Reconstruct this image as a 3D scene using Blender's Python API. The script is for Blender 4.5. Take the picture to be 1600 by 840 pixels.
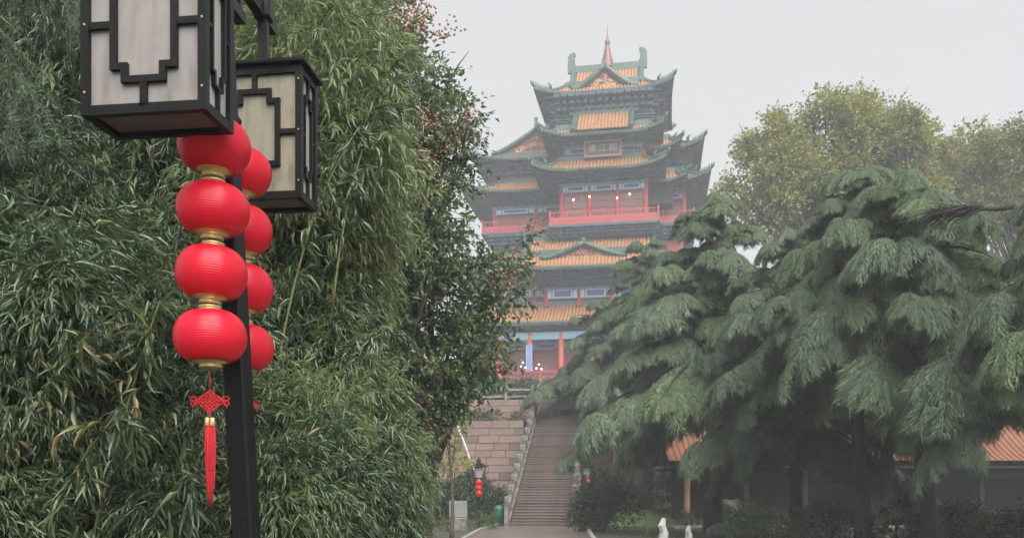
import bpy, math, random
import numpy as np
from mathutils import Vector, Matrix

for o in list(bpy.data.objects):
    bpy.data.objects.remove(o)
SC = bpy.context.scene
COL = SC.collection
R = math.radians

# ------------------------------------------------------------------ camera
FPX, HOR, CAMZ = 1400.0, 770.0, 1.7      # focal length and horizon row of the 1600 x 840 photograph
cam = bpy.data.cameras.new('camera')
cam.sensor_width = 36.0
cam.lens = 36.0 * FPX / 1600.0
cam.shift_y = (HOR - 420.0) / 1600.0
cam.clip_start, cam.clip_end = 0.05, 3000.0
camo = bpy.data.objects.new('camera', cam)
COL.objects.link(camo)
camo.location = (0, 0, CAMZ)
camo.rotation_euler = (R(90), 0, 0)
SC.camera = camo

# ------------------------------------------------------------------ overcast sky and soft sun
SUN_EL, SUN_AZ = 46.0, 162.0
w = bpy.data.worlds.new('World')
SC.world = w
w.use_nodes = True
nt = w.node_tree
nt.nodes.clear()
sky = nt.nodes.new('ShaderNodeTexSky')
sky.sky_type = 'NISHITA'
sky.sun_disc = False
sky.sun_elevation = R(SUN_EL)
sky.sun_rotation = R(SUN_AZ)
sky.air_density, sky.dust_density, sky.ozone_density = 1.0, 6.0, 1.0
hs = nt.nodes.new('ShaderNodeHueSaturation')
hs.inputs['Saturation'].default_value = 0.12
b1 = nt.nodes.new('ShaderNodeBackground'); b1.inputs['Strength'].default_value = 0.05
b2 = nt.nodes.new('ShaderNodeBackground')
b2.inputs['Color'].default_value = (0.985, 0.985, 1.0, 1); b2.inputs['Strength'].default_value = 0.142   # closed cloud deck
mx = nt.nodes.new('ShaderNodeMixShader'); mx.inputs[0].default_value = 0.9
wo = nt.nodes.new('ShaderNodeOutputWorld')
nt.links.new(sky.outputs[0], hs.inputs['Color']); nt.links.new(hs.outputs[0], b1.inputs['Color'])
nt.links.new(b1.outputs[0], mx.inputs[1]); nt.links.new(b2.outputs[0], mx.inputs[2])
nt.links.new(mx.outputs[0], wo.inputs['Surface'])
sl = bpy.data.lights.new('sun', 'SUN')
sl.energy, sl.angle, sl.color = 1.5, R(60), (1.0, 0.97, 0.93)
so = bpy.data.objects.new('sun', sl); COL.objects.link(so)
so.rotation_euler = (R(90 - SUN_EL), 0, R(180 - SUN_AZ) )
SC.view_settings.view_transform = 'Standard'
SC.view_settings.look = 'None'
SC.view_settings.gamma = 1.0
SC.view_settings.exposure = 2.35
SC.cycles.use_denoising = True
SC.cycles.use_adaptive_sampling = True
SC.cycles.adaptive_threshold = 0.025
SC.cycles.max_bounces = 6
SC.cycles.diffuse_bounces = 3
SC.cycles.glossy_bounces = 2
SC.cycles.transmission_bounces = 4
SC.cycles.transparent_max_bounces = 4
SC.cycles.volume_bounces = 1

# ------------------------------------------------------------------ helpers
def at(px, py, Y):
    """the point of the place that lies at distance Y in the direction of a photograph pixel"""
    return Vector(((px - 800.0) / FPX * Y, Y, CAMZ + (HOR - py) / FPX * Y))

def link_tree(nt, a, b): nt.links.new(a, b)

def mat(name, col, rough=0.6, col2=None, scale=3.0, spec=0.5, bump=0.0, bscale=None, metal=0.0, col3=None, detail=6.0, stretch=None, emit=None):
    """principled material whose colour wanders between col and col2 with noise, with optional fine relief"""
    m = bpy.data.materials.new(name); m.use_nodes = True
    nt = m.node_tree; nt.nodes.clear()
    out = nt.nodes.new('ShaderNodeOutputMaterial'); p = nt.nodes.new('ShaderNodeBsdfPrincipled')
    nt.links.new(p.outputs[0], out.inputs['Surface'])
    p.inputs['Roughness'].default_value = rough
    p.inputs['Metallic'].default_value = metal
    p.inputs['Specular IOR Level'].default_value = spec
    tc = nt.nodes.new('ShaderNodeTexCoord'); mp = nt.nodes.new('ShaderNodeMapping')
    nt.links.new(tc.outputs['Object'], mp.inputs['Vector'])
    if stretch: mp.inputs['Scale'].default_value = stretch
    c2 = col2 or tuple(min(1, c * 0.75) for c in col)
    n = nt.nodes.new('ShaderNodeTexNoise'); n.inputs['Scale'].default_value = scale; n.inputs['Detail'].default_value = detail
    n.inputs['Roughness'].default_value = 0.6
    nt.links.new(mp.outputs[0], n.inputs['Vector'])
    r = nt.nodes.new('ShaderNodeValToRGB')
    r.color_ramp.elements[0].position = 0.32; r.color_ramp.elements[1].position = 0.68
    r.color_ramp.elements[0].color = (*col, 1); r.color_ramp.elements[1].color = (*c2, 1)
    if col3:
        e = r.color_ramp.elements.new(0.5); e.color = (*col3, 1)
    nt.links.new(n.outputs['Fac'], r.inputs['Fac']); nt.links.new(r.outputs['Color'], p.inputs['Base Color'])
    if bump:
        n2 = nt.nodes.new('ShaderNodeTexNoise'); n2.inputs['Scale'].default_value = bscale or scale * 6; n2.inputs['Detail'].default_value = 8
        nt.links.new(mp.outputs[0], n2.inputs['Vector'])
        b = nt.nodes.new('ShaderNodeBump'); b.inputs['Strength'].default_value = bump; b.inputs['Distance'].default_value = 0.05
        nt.links.new(n2.outputs['Fac'], b.inputs['Height']); nt.links.new(b.outputs[0], p.inputs['Normal'])
    if emit:
        p.inputs['Emission Color'].default_value = (*emit[0], 1); p.inputs['Emission Strength'].default_value = emit[1]
    return m

def leafmat(name, stops, rough=0.4, trans=0.3, spec=0.5, ovar=0.3):
    """leaf: colour by the leaf's own random number, part of the light shining through"""
    m = bpy.data.materials.new(name); m.use_nodes = True
    nt = m.node_tree; nt.nodes.clear()
    out = nt.nodes.new('ShaderNodeOutputMaterial'); p = nt.nodes.new('ShaderNodeBsdfPrincipled')
    a = nt.nodes.new('ShaderNodeAttribute'); a.attribute_name = 'rnd'
    r = nt.nodes.new('ShaderNodeValToRGB')
    els = r.color_ramp.elements
    els[0].position, els[0].color = stops[0][0], (*stops[0][1], 1)
    els[1].position, els[1].color = stops[-1][0], (*stops[-1][1], 1)
    for pos, c in stops[1:-1]:
        e = els.new(pos); e.color = (*c, 1)
    oi = nt.nodes.new('ShaderNodeObjectInfo')                      # each bough or lobe a little lighter or darker
    m1 = nt.nodes.new('ShaderNodeMath'); m1.operation = 'MULTIPLY_ADD'; m1.inputs[1].default_value = ovar; m1.inputs[2].default_value = -ovar / 2
    m2 = nt.nodes.new('ShaderNodeMath'); m2.operation = 'ADD'; m2.use_clamp = True
    nt.links.new(oi.outputs['Random'], m1.inputs[0]); nt.links.new(m1.outputs[0], m2.inputs[0]); nt.links.new(a.outputs['Fac'], m2.inputs[1])
    nt.links.new(m2.outputs[0], r.inputs['Fac'])
    nt.links.new(r.outputs['Color'], p.inputs['Base Color'])
    p.inputs['Roughness'].default_value = rough
    p.inputs['Specular IOR Level'].default_value = spec
    t = nt.nodes.new('ShaderNodeBsdfTranslucent'); nt.links.new(r.outputs['Color'], t.inputs['Color'])
    mx = nt.nodes.new('ShaderNodeMixShader'); mx.inputs[0].default_value = trans
    nt.links.new(p.outputs[0], mx.inputs[1]); nt.links.new(t.outputs[0], mx.inputs[2])
    nt.links.new(mx.outputs[0], out.inputs['Surface'])
    return m

def empty(name, loc=(0, 0, 0), rz=0.0):
    o = bpy.data.objects.new(name, None); COL.objects.link(o)
    o.location = loc; o.rotation_euler = (0, 0, rz); o.empty_display_size = 0.2
    return o

def tag(o, label=None, cat=None, group=None, kind=None):
    if label: o['label'] = label
    if cat: o['category'] = cat
    if group: o['group'] = group
    if kind: o['kind'] = kind
    return o

def link_mesh(name, me, parent=None, loc=None, rot=None):
    o = bpy.data.objects.new(name, me); COL.objects.link(o)
    if parent is not None: o.parent = parent
    if loc is not None: o.location = loc
    if rot is not None: o.rotation_euler = rot
    return o

class MB:
    """collects geometry for one mesh object"""
    def __init__(s): s.v = []; s.f = []; s.m = []; s.sm = []
    def add(s, vs, fs, mi=0, smooth=False):
        b = len(s.v); s.v.extend([tuple(v) for v in vs])
        for f in fs:
            s.f.append([b + i for i in f]); s.m.append(mi); s.sm.append(smooth)
        return s
    def box(s, x0, x1, y0, y1, z0, z1, mi=0):
        return s.add([(x0, y0, z0), (x1, y0, z0), (x1, y1, z0), (x0, y1, z0), (x0, y0, z1), (x1, y0, z1), (x1, y1, z1), (x0, y1, z1)],
              [(0, 3, 2, 1), (4, 5, 6, 7), (0, 1, 5, 4), (1, 2, 6, 5), (2, 3, 7, 6), (3, 0, 4, 7)], mi)
    def bevbox(s, x0, x1, y0, y1, z0, z1, b=0.01, mi=0):
        """box with its twelve edges cut back by b"""
        X = (x0, x0 + b, x1 - b, x1); Y = (y0, y0 + b, y1 - b, y1); Z = (z0, z0 + b, z1 - b, z1)
        vs = []; idx = {}
        for sx in (0, 1):
            for sy in (0, 1):
                for sz in (0, 1):
                    ox, ix = (X[0], X[1]) if sx == 0 else (X[3], X[2])
                    oy, iy = (Y[0], Y[1]) if sy == 0 else (Y[3], Y[2])
                    oz, iz = (Z[0], Z[1]) if sz == 0 else (Z[3], Z[2])
                    for k, p in enumerate(((ox, iy, iz), (ix, oy, iz), (ix, iy, oz))):
                        idx[(sx, sy, sz, k)] = len(vs); vs.append(p)
        fs = []
        for k, sgn in ((0, 0), (0, 1), (1, 0), (1, 1), (2, 0), (2, 1)):
            q = [(0, 0), (1, 0), (1, 1), (0, 1)]
            f = []
            for a, b_ in q:
                key = {0: (sgn, a, b_), 1: (a, sgn, b_), 2: (a, b_, sgn)}[k]
                f.append(idx[(*key, k)])
            if (sgn == 0) == (k != 1): f = f[::-1]
            fs.append(tuple(f))
        for ax in range(3):
            o1, o2 = [i for i in range(3) if i != ax]
            for a in (0, 1):
                for b_ in (0, 1):
                    c = [[0, 0, 0], [0, 0, 0]]
                    for e in (0, 1):
                        c[e][ax] = e; c[e][o1] = a; c[e][o2] = b_
                    fs.append((idx[(*c[0], o1)], idx[(*c[1], o1)], idx[(*c[1], o2)], idx[(*c[0], o2)]))
        for sx in (0, 1):
            for sy in (0, 1):
                for sz in (0, 1):
                    fs.append((idx[(sx, sy, sz, 0)], idx[(sx, sy, sz, 1)], idx[(sx, sy, sz, 2)]))
        return s.add(vs, fs, mi)
    def bar(s, a, b, w, h=None, mi=0, up=(0, 0, 1)):
        a = Vector(a); b = Vector(b); d = (b - a).normalized(); h = h or w
        u = Vector(up)
        if abs(d.dot(u)) > 0.97: u = Vector((0, 1, 0))
        x = d.cross(u).normalized() * (w / 2); z = x.cross(d).normalized() * (h / 2)
        vs = [a - x - z, a + x - z, a + x + z, a - x + z, b - x - z, b + x - z, b + x + z, b - x + z]
        return s.add(vs, [(3, 2, 1, 0), (4, 5, 6, 7), (0, 1, 5, 4), (1, 2, 6, 5), (2, 3, 7, 6), (3, 0, 4, 7)], mi)
    def tube(s, pts, rads, n=8, mi=0, cap=True, smooth=True):
        pts = [Vector(p) for p in pts]; vs = []; fs = []
        ref = None
        for i, p in enumerate(pts):
            d = (pts[min(i + 1, len(pts) - 1)] - pts[max(i - 1, 0)]).normalized()
            if ref is None:
                ref = Vector((1, 0, 0)) if abs(d.x) < 0.8 else Vector((0, 1, 0))
            x = (ref - d * ref.dot(d)).normalized(); ref = x; y = d.cross(x)
            r = rads[i] if hasattr(rads, '__len__') else rads
            for k in range(n):
                t = 2 * math.pi * k / n
                vs.append(p + x * (r * math.cos(t)) + y * (r * math.sin(t)))
        for i in range(len(pts) - 1):
            for k in range(n):
                fs.append((i * n + k, i * n + (k + 1) % n, (i + 1) * n + (k + 1) % n, (i + 1) * n + k))
        s.add(vs, fs, mi, smooth)
        if cap:
            b = len(s.v) - len(vs)
            s.f.append([b + k for k in range(n)][::-1]); s.m.append(mi); s.sm.append(False)
            s.f.append([b + (len(pts) - 1) * n + k for k in range(n)]); s.m.append(mi); s.sm.append(False)
        return s
    def lathe(s, prof, n=16, c=(0, 0, 0), mi=0, smooth=True, squash=1.0):
        vs = []; fs = []
        for r, z in prof:
            for k in range(n):
                t = 2 * math.pi * k / n
                vs.append((c[0] + r * math.cos(t), c[1] + squash * r * math.sin(t), c[2] + z))
        for i in range(len(prof) - 1):
            for k in range(n):
                fs.append((i * n + k, i * n + (k + 1) % n, (i + 1) * n + (k + 1) % n, (i + 1) * n + k))
        return s.add(vs, fs, mi, smooth)
    def prism(s, poly, y0, y1, mi=0):
        """polygon in x-z, pushed from y0 to y1"""
        n = len(poly)
        vs = [(x, y0, z) for x, z in poly] + [(x, y1, z) for x, z in poly]
        fs = [tuple(range(n)), tuple(range(2 * n - 1, n - 1, -1))] + [(i, i + n, (i + 1) % n + n, (i + 1) % n) for i in range(n)]
        return s.add(vs, fs, mi)
    def mesh(s, name, mats):
        me = bpy.data.meshes.new(name); me.from_pydata(s.v, [], s.f)
        for m in (mats if isinstance(mats, (list, tuple)) else [mats]): me.materials.append(m)
        me.polygons.foreach_set('material_index', s.m); me.polygons.foreach_set('use_smooth', s.sm)
        me.update(); return me
    def build(s, name, mats, parent=None, loc=None, rot=None):
        return link_mesh(name, s.mesh(name, mats), parent, loc, rot)

def norm(a): return a / (np.linalg.norm(a, axis=-1, keepdims=True) + 1e-9)

def scatter_mesh(name, tv, tf, pos, xa, ya, za, scale, rnd, material, smooth=False):
    """one mesh of many copies of a small template (leaf, needle strand, pod): tv template verts, tf template faces (equal size)"""
    tv = np.asarray(tv, float); tf = np.asarray(tf, int)
    N, n = len(pos), len(tv); k = tf.shape[1]
    if scale.ndim == 1: scale = np.repeat(scale[:, None], 3, 1)
    lv = tv[None] * scale[:, None, :]
    V = pos[:, None, :] + lv[..., 0:1] * xa[:, None] + lv[..., 1:2] * ya[:, None] + lv[..., 2:3] * za[:, None]
    F = (tf[None] + (np.arange(N) * n)[:, None, None]).reshape(-1)
    me = bpy.data.meshes.new(name)
    me.vertices.add(N * n); me.vertices.foreach_set('co', V.reshape(-1).astype(np.float32))
    nf = N * len(tf)
    me.loops.add(nf * k); me.loops.foreach_set('vertex_index', F.astype(np.int32))
    me.polygons.add(nf); me.polygons.foreach_set('loop_start', (np.arange(nf) * k).astype(np.int32))
    at_ = me.attributes.new('rnd', 'FLOAT', 'POINT')
    at_.data.foreach_set('value', np.repeat(rnd, n).astype(np.float32))
    me.materials.append(material)
    if smooth: me.polygons.foreach_set('use_smooth', np.ones(nf, bool))
    me.update(calc_edges=True)
    return me

def frames(d, up, rng, roll=0.0):
    """axes with y along d and z as near up as can be, rolled at random"""
    d = norm(d); x = norm(np.cross(d, up)); z = np.cross(x, d)
    if roll:
        a = rng.normal(0, roll, len(d))[:, None]
        x, z = x * np.cos(a) + z * np.sin(a), z * np.cos(a) - x * np.sin(a)
    return x, d, z

# leaf templates: (x across, y along, z up)
LANCE_V = [(0, 0, 0), (-0.5, 0.3, 0.10), (0, 0.38, -0.02), (0.5, 0.3, 0.10), (-0.3, 0.68, -0.02), (0, 0.70, -0.09), (0.3, 0.68, -0.02), (0, 1.0, -0.28)]
LANCE_F = [(0, 2, 1), (0, 3, 2), (1, 2, 5), (1, 5, 4), (2, 3, 6), (2, 6, 5), (4, 5, 7), (5, 6, 7)]
OVAL_V = [(0, 0, 0), (-0.5, 0.45, 0.08), (0, 0.5, -0.04), (0.5, 0.45, 0.08), (0, 1.0, -0.12)]
OVAL_F = [(0, 2, 1), (0, 3, 2), (1, 2, 4), (2, 3, 4)]
STRAND_V = [(-0.5, 0, 0), (0.5, 0, 0), (-0.6, 0.34, -0.10), (0.6, 0.34, -0.10), (-0.35, 0.54, -0.50), (0.35, 0.54, -0.50), (0, 0.58, -1.0)]
STRAND_F = [(0, 1, 3), (0, 3, 2), (2, 3, 5), (2, 5, 4), (4, 5, 6)]

# ------------------------------------------------------------------ materials
M = {}
M['soil'] = mat('soil', (0.05, 0.045, 0.03), 0.95, (0.03, 0.04, 0.018), 0.8, bump=0.6, bscale=6)
M['grass'] = mat('lawn', (0.10, 0.16, 0.035), 0.9, (0.06, 0.10, 0.02), 1.5, bump=0.8, bscale=30)
M['path'] = mat('wet_path', (0.20, 0.16, 0.145), 0.28, (0.13, 0.11, 0.10), 0.9, bump=0.15, bscale=12)
M['kerb'] = mat('kerb_stone', (0.34, 0.31, 0.28), 0.6, (0.22, 0.20, 0.18), 4, bump=0.2)
STONE = [mat('sandstone_%d' % i, c, 0.7, c2, 1.2, bump=0.35, bscale=9) for i, (c, c2) in enumerate([
    ((0.24, 0.165, 0.135), (0.17, 0.115, 0.095)), ((0.21, 0.145, 0.12), (0.13, 0.09, 0.075)),
    ((0.25, 0.175, 0.145), (0.15, 0.105, 0.085)), ((0.155, 0.115, 0.10), (0.09, 0.07, 0.06))])]
M['mortar'] = mat('mortar', (0.12, 0.095, 0.08), 0.95, (0.08, 0.065, 0.055), 3)
STEP = [mat('step_stone_%d' % i, c, 0.5, c2, 2.5, bump=0.3, bscale=14) for i, (c, c2) in enumerate([
    ((0.15, 0.105, 0.09), (0.09, 0.065, 0.055)), ((0.17, 0.12, 0.105), (0.10, 0.073, 0.063)), ((0.105, 0.078, 0.068), (0.065, 0.05, 0.045))])]
M['balust'] = mat('balustrade_stone', (0.24, 0.225, 0.205), 0.75, (0.085, 0.08, 0.07), 2.4, bump=0.35, col3=(0.18, 0.168, 0.15))
M['white_stone'] = mat('pale_stone', (0.50, 0.50, 0.49), 0.7, (0.32, 0.32, 0.31), 4, bump=0.3)
M['rock'] = mat('boulder', (0.22, 0.20, 0.18), 0.85, (0.11, 0.105, 0.09), 2.5, bump=0.6)
M['blackmetal'] = mat('black_paint', (0.003, 0.003, 0.0035), 0.45, (0.006, 0.006, 0.0065), 6, spec=0.2, bump=0.08, bscale=40)
def chips(m, col=(0.22, 0.22, 0.21)):              # small chips and scratches in the paint
    nt = m.node_tree; p = [n for n in nt.nodes if n.type == 'BSDF_PRINCIPLED'][0]
    src = p.inputs['Base Color'].links[0].from_socket
    tc = nt.nodes.new('ShaderNodeTexCoord'); mp = nt.nodes.new('ShaderNodeMapping'); mp.inputs['Scale'].default_value = (1.3, 1.3, .45)
    n = nt.nodes.new('ShaderNodeTexNoise'); n.inputs['Scale'].default_value = 24; n.inputs['Detail'].default_value = 3
    r = nt.nodes.new('ShaderNodeValToRGB'); r.color_ramp.elements[0].position = .755; r.color_ramp.elements[1].position = .775
    mu = nt.nodes.new('ShaderNodeMixRGB'); mu.inputs[2].default_value = (*col, 1)
    nt.links.new(tc.outputs['Object'], mp.inputs[0]); nt.links.new(mp.outputs[0], n.inputs['Vector']); nt.links.new(n.outputs['Fac'], r.inputs[0])
    nt.links.new(r.outputs[0], mu.inputs[0]); nt.links.new(src, mu.inputs[1]); nt.links.new(mu.outputs[0], p.inputs['Base Color'])
chips(M['blackmetal'])
M['gold'] = mat('gold_foil', (0.74, 0.60, 0.32), 0.28, (0.58, 0.45, 0.20), 20, metal=0.7)
M['bark'] = mat('cedar_bark', (0.045, 0.038, 0.034), 0.95, (0.022, 0.019, 0.017), 4, bump=1.0, bscale=18, stretch=(1, 1, 0.25))
M['bark2'] = mat('grey_bark', (0.10, 0.085, 0.065), 0.95, (0.05, 0.042, 0.034), 4, bump=0.8, bscale=16, stretch=(1, 1, 0.3))
M['whitewash'] = mat('lime_wash', (0.62, 0.61, 0.57), 0.9, (0.40, 0.38, 0.34), 4, bump=0.4)
M['culm'] = mat('bamboo_culm', (0.10, 0.12, 0.035), 0.45, (0.17, 0.15, 0.05), 2, stretch=(1, 1, 4))
M['woodcol'] = mat('brown_wood', (0.20, 0.115, 0.065), 0.6, (0.14, 0.08, 0.045), 3, bump=0.2, stretch=(4, 4, 0.4))

# ------------------------------------------------------------------ ground, path, hillside
def smooth(t): t = max(0.0, min(1.0, t)); return t * t * (3 - 2 * t)
AX = R(7.0)                                   # the stair axis swings this far to the right of the view
SX0, SY0 = (843 - 800) / FPX * 46.0, 46.0     # foot of the stairs
def stair(u, v, z):                           # u across (right), v up the axis
    return (SX0 + u * math.cos(AX) + v * math.sin(AX), SY0 - u * math.sin(AX) + v * math.cos(AX), z)
NSTEP, RISE, RUN = 56, 0.152, 0.345
ZT = NSTEP * RISE

def ground_h(x, y):
    h = 0.0
    if x > 2.6:                                # lawn bank to the right of the path
        h += 0.75 * smooth((x - 2.8) / 2.2) * smooth((y - 44.0) / 9.0)
    if x < 0.0:
        h += 0.5 * smooth((-x - 0.3) / 2.0) * smooth((y - 44.0) / 8.0)
    h += 0.10 * math.sin(x * 0.7) * math.sin(y * 0.45) * smooth((abs(x - 1.5) - 4) / 4)
    return h
xs = sorted(set([-400, -250, -150, -90, -60, -45] + [i * 1.0 for i in range(-36, 45)] + [50, 60, 90, 150, 250, 400]))
ys = sorted(set([-400, -200, -100, -50, -20] + [i * 1.0 for i in range(-8, 66)] + [70, 80, 100, 150, 250, 400]))
g = MB()
vs = [(x, y, ground_h(x, y) if y < 66 else ground_h(x, 65)) for y in ys for x in xs]
fs = []
nx = len(xs)
for j in range(len(ys) - 1):
    for i in range(nx - 1):
        fs.append((j * nx + i, j * nx + i + 1, (j + 1) * nx + i + 1, (j + 1) * nx + i))
g.add(vs, fs, 0, True)
tag(g.build('ground', [M['soil']]), kind='structure')

pth = MB()                                     # walk that leads to the stairs
pl = [(-1.8, 4), (-1.8, 20), (-1.7, 32), (-1.4, 40), (-0.9, 43.5), (-0.75, 47)]
pr = [(2.6, 4), (2.6, 20), (2.9, 32), (3.4, 40), (3.5, 43.5), (3.5, 47)]
for (a, b), (c, d) in zip(zip(pl[:-1], pl[1:]), zip(pr[:-1], pr[1:])):
    pth.add([(*a, 0.012), (*c, 0.012), (*d, 0.012), (*b, 0.012)], [(0, 1, 2, 3)])
tag(pth.build('path', M['path']), kind='structure')
for side in (pl, pr):
    kb = MB()
    for a, b in zip(side[:-1], side[1:]):
        kb.bar((*a, 0.06), (*b, 0.06), 0.14, 0.18)
    tag(kb.build('kerb', M['kerb']), kind='structure')

lawn = MB()                                    # grassed bank by the right-hand wall
lx = [2.9 + 0.5 * i for i in range(40)]; ly = [45 + 0.5 * i for i in range(28)]
vs = [(x, y, ground_h(x, y) + 0.02) for y in ly for x in lx]
n_ = len(lx)
lawn.add(vs, [(j * n_ + i, j * n_ + i + 1, (j + 1) * n_ + i + 1, (j + 1) * n_ + i) for j in range(len(ly) - 1) for i in range(n_ - 1)], 0, True)
tag(lawn.build('lawn', M['grass']), kind='structure')

def hill_h(x, y):
    base = ZT + 0.0
    up = 6.9 * smooth((y - 70) / 38.0)
    lat = smooth((x + 95) / 60) * smooth((120 - x) / 60)
    dn = 1 - smooth((y - 170) / 90)
    return -2 + (base + up + 2) * lat * dn + 0.25 * math.sin(x * 0.31 + 1) * math.sin(y * 0.23) * smooth((y - 72) / 8)
hl = MB()
hx = [-98 + 4 * i for i in range(56)]; hy = [66.6, 67.2, 68.5] + [70 + 4 * i for i in range(49)]
vs = [(x, y, hill_h(x, y)) for y in hy for x in hx]
n_ = len(hx)
fs = [(j * n_ + i, j * n_ + i + 1, (j + 1) * n_ + i + 1, (j + 1) * n_ + i) for j in range(len(hy) - 1) for i in range(n_ - 1)]
hl.add(vs, fs, 0, True)
hl.add([(x, 66.6, hill_h(x, 66.6)) for x in hx] + [(x, 66.58, -0.5) for x in hx], [(i, i + 1, n_ + i + 1, n_ + i) for i in range(n_ - 1)], 0)
tag(hl.build('hillside', M['soil']), kind='structure')

# ------------------------------------------------------------------ stone stairs
rng = random.Random(4)
st = empty('stone_staircase', stair(0, 0, 0), -AX)
tag(st, 'long flight of dark wet stone steps climbing towards the tower', 'staircase')
HW = 1.54
step_me = [MB().bevbox(-HW, HW, 0, RUN + 0.05, RISE - .055, RISE - 0.001, 0.012).box(-HW + .003, HW - .003, .035, RUN + .04, -.3, RISE - .06).mesh('step', m) for m in STEP]
for i in range(NSTEP):
    o = link_mesh('step', step_me[rng.randrange(3)], st, (rng.uniform(-.01, .01), i * RUN + rng.uniform(-.008, .008), i * RISE))
    o.rotation_euler = (rng.uniform(-.006, .006), 0, rng.uniform(-.002, .002))
und = MB()
und.prism([(-0.0, -0.3), (0, 0.0), (NSTEP * RUN, ZT - 0.2), (NSTEP * RUN + 1, ZT - 0.2), (NSTEP * RUN + 1, -0.3)], -HW - 0.3, HW + 0.3)
und.v = [(y, x + 0.3, z - 0.25) for x, y, z in und.v]
und.build('core', M['mortar'], st)
# side parapets: stringer, panels and posts with carved heads
def post_mesh():
    b = MB()
    b.bevbox(-.11, .11, -.11, .11, -0.5, 1.0, 0.02)
    b.box(-.14, .14, -.14, .14, 1.0, 1.05)
    b.lathe([(0.0, 1.05), (.10, 1.07), (.13, 1.14), (.115, 1.22), (.14, 1.28), (.125, 1.36), (.07, 1.43), (0.0, 1.46)], 10)
    return b.mesh('post', M['balust'])
pm = post_mesh()
slope = RISE / RUN
for sgn in (-1, 1):
    u = sgn * (HW + 0.17)
    for a in range(14):
        v0 = a * (NSTEP * RUN) / 14; v1 = (a + 1) * (NSTEP * RUN) / 14
        link_mesh('post', pm, st, (u, v0, v0 * slope + 0.12))
        pn = MB()
        v0 += 0.11; v1 -= 0.11
        for lo, hi, t in ((-0.45, 0.12, .15), (0.2, 0.62, .06), (0.70, 0.84, .10)):
            pn.add([(u - t, v0, v0 * slope + lo + .12), (u + t, v0, v0 * slope + lo + .12), (u + t, v0, v0 * slope + hi + .12), (u - t, v0, v0 * slope + hi + .12),
                    (u - t, v1, v1 * slope + lo + .12), (u + t, v1, v1 * slope + lo + .12), (u + t, v1, v1 * slope + hi + .12), (u - t, v1, v1 * slope + hi + .12)],
                   [(0, 3, 2, 1), (4, 5, 6, 7), (0, 1, 5, 4), (1, 2, 6, 5), (2, 3, 7, 6), (3, 0, 4, 7)])
        pn.bar((u, v0 + .03, v0 * slope + 0.8), (u, v0 + .03, v0 * slope + 0.2), .08, .1)
        pn.build('parapet_panel', M['balust'], st)
    link_mesh('post', pm, st, (u, NSTEP * RUN, ZT + 0.12))

# ------------------------------------------------------------------ retaining walls of sandstone blocks
def stone_wall(name, label, p0, p1, z0, z1, course=0.46, lenr=(0.8, 1.7), seed=1, thick=0.5):
    rg = random.Random(seed)
    p0 = Vector((*p0, 0)); p1 = Vector((*p1, 0)); L = (p1 - p0).length
    ang = math.atan2(p1.y - p0.y, p1.x - p0.x)
    w_ = empty(name, (p0.x, p0.y, z0), ang)
    tag(w_, label, 'wall')
    MB().box(0, L, 0.07, thick, -0.4, z1 - z0 - 0.005).build('core', M['mortar'], w_)
    nc = max(1, round((z1 - z0) / course)); ch = (z1 - z0) / nc
    unit = [MB().bevbox(0, 1, 0, 0.2, 0, 1, 0.02).mesh('block', m) for m in STONE]
    for r_ in range(nc):
        x = -rg.uniform(0, 0.6)
        while x < L - 0.15:
            l = rg.uniform(*lenr); a = max(0, x); b = min(L, x + l)
            if L - b < 0.3: b = L
            if b - a > 0.1:
                o = link_mesh('block', unit[rg.choice((0, 0, 1, 1, 2, 3))], w_, (a + 0.012, rg.uniform(-0.03, 0.03), r_ * ch + 0.012))
                o.scale = (b - a - 0.024, 1, ch - 0.024)
            x = b
    return w_
WL = stair(-HW - 0.45, 10.6, 0)
stone_wall('stone_wall', 'stained pinkish sandstone retaining wall left of the stairs, lower tier', (-11.5, WL[1] + 1.0), (WL[0], WL[1]), 0.2, 6.3, seed=3)
WU = stair(-HW - 0.45, 17.3, 0)
stone_wall('stone_wall', 'upper sandstone tier set back below the terrace railing', (-13.5, WU[1] + 1.2), (WU[0], WU[1]), 5.2, 8.35, course=0.42, seed=8)
WR = stair(HW + 0.45, 13.0, 0)
stone_wall('stone_wall', 'brownish block wall behind the cedar trunks, right of the stairs', (WR[0], WR[1]), (15.0, WR[1] - 1.2), 0.3, 6.6, course=0.5, lenr=(1.0, 2.0), seed=5)
led = MB()                                       # planted ledge between the two tiers
led.add([(-11.5, WL[1] + 1.1, 6.28), (WL[0], WL[1] + .1, 6.28), (WU[0], WU[1] + .1, 6.28), (-13.5, WU[1] + 1.3, 6.28)], [(0, 1, 2, 3)])
tag(led.build('planted_ledge', M['grass']), kind='structure')
ter = MB()
ter.add([(-14, WU[1] + 1.5, ZT - .06), (WU[0], WU[1] + .2, ZT - .06), (WU[0] + .4, 68, ZT - .06), (-14, 68, ZT - .06)], [(0, 1, 2, 3)])
tl = stair(-HW - .4, NSTEP * RUN - .1, 0); tr_ = stair(HW + .4, NSTEP * RUN - .1, 0)
ter.add([(tl[0], tl[1], ZT - .03), (tr_[0], tr_[1], ZT - .03), (tr_[0] + 10, 72, ZT - .03), (tl[0] - .3, 72, ZT - .03)], [(0, 1, 2, 3)])
tag(ter.build('terrace', M['path']), kind='structure')
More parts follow.
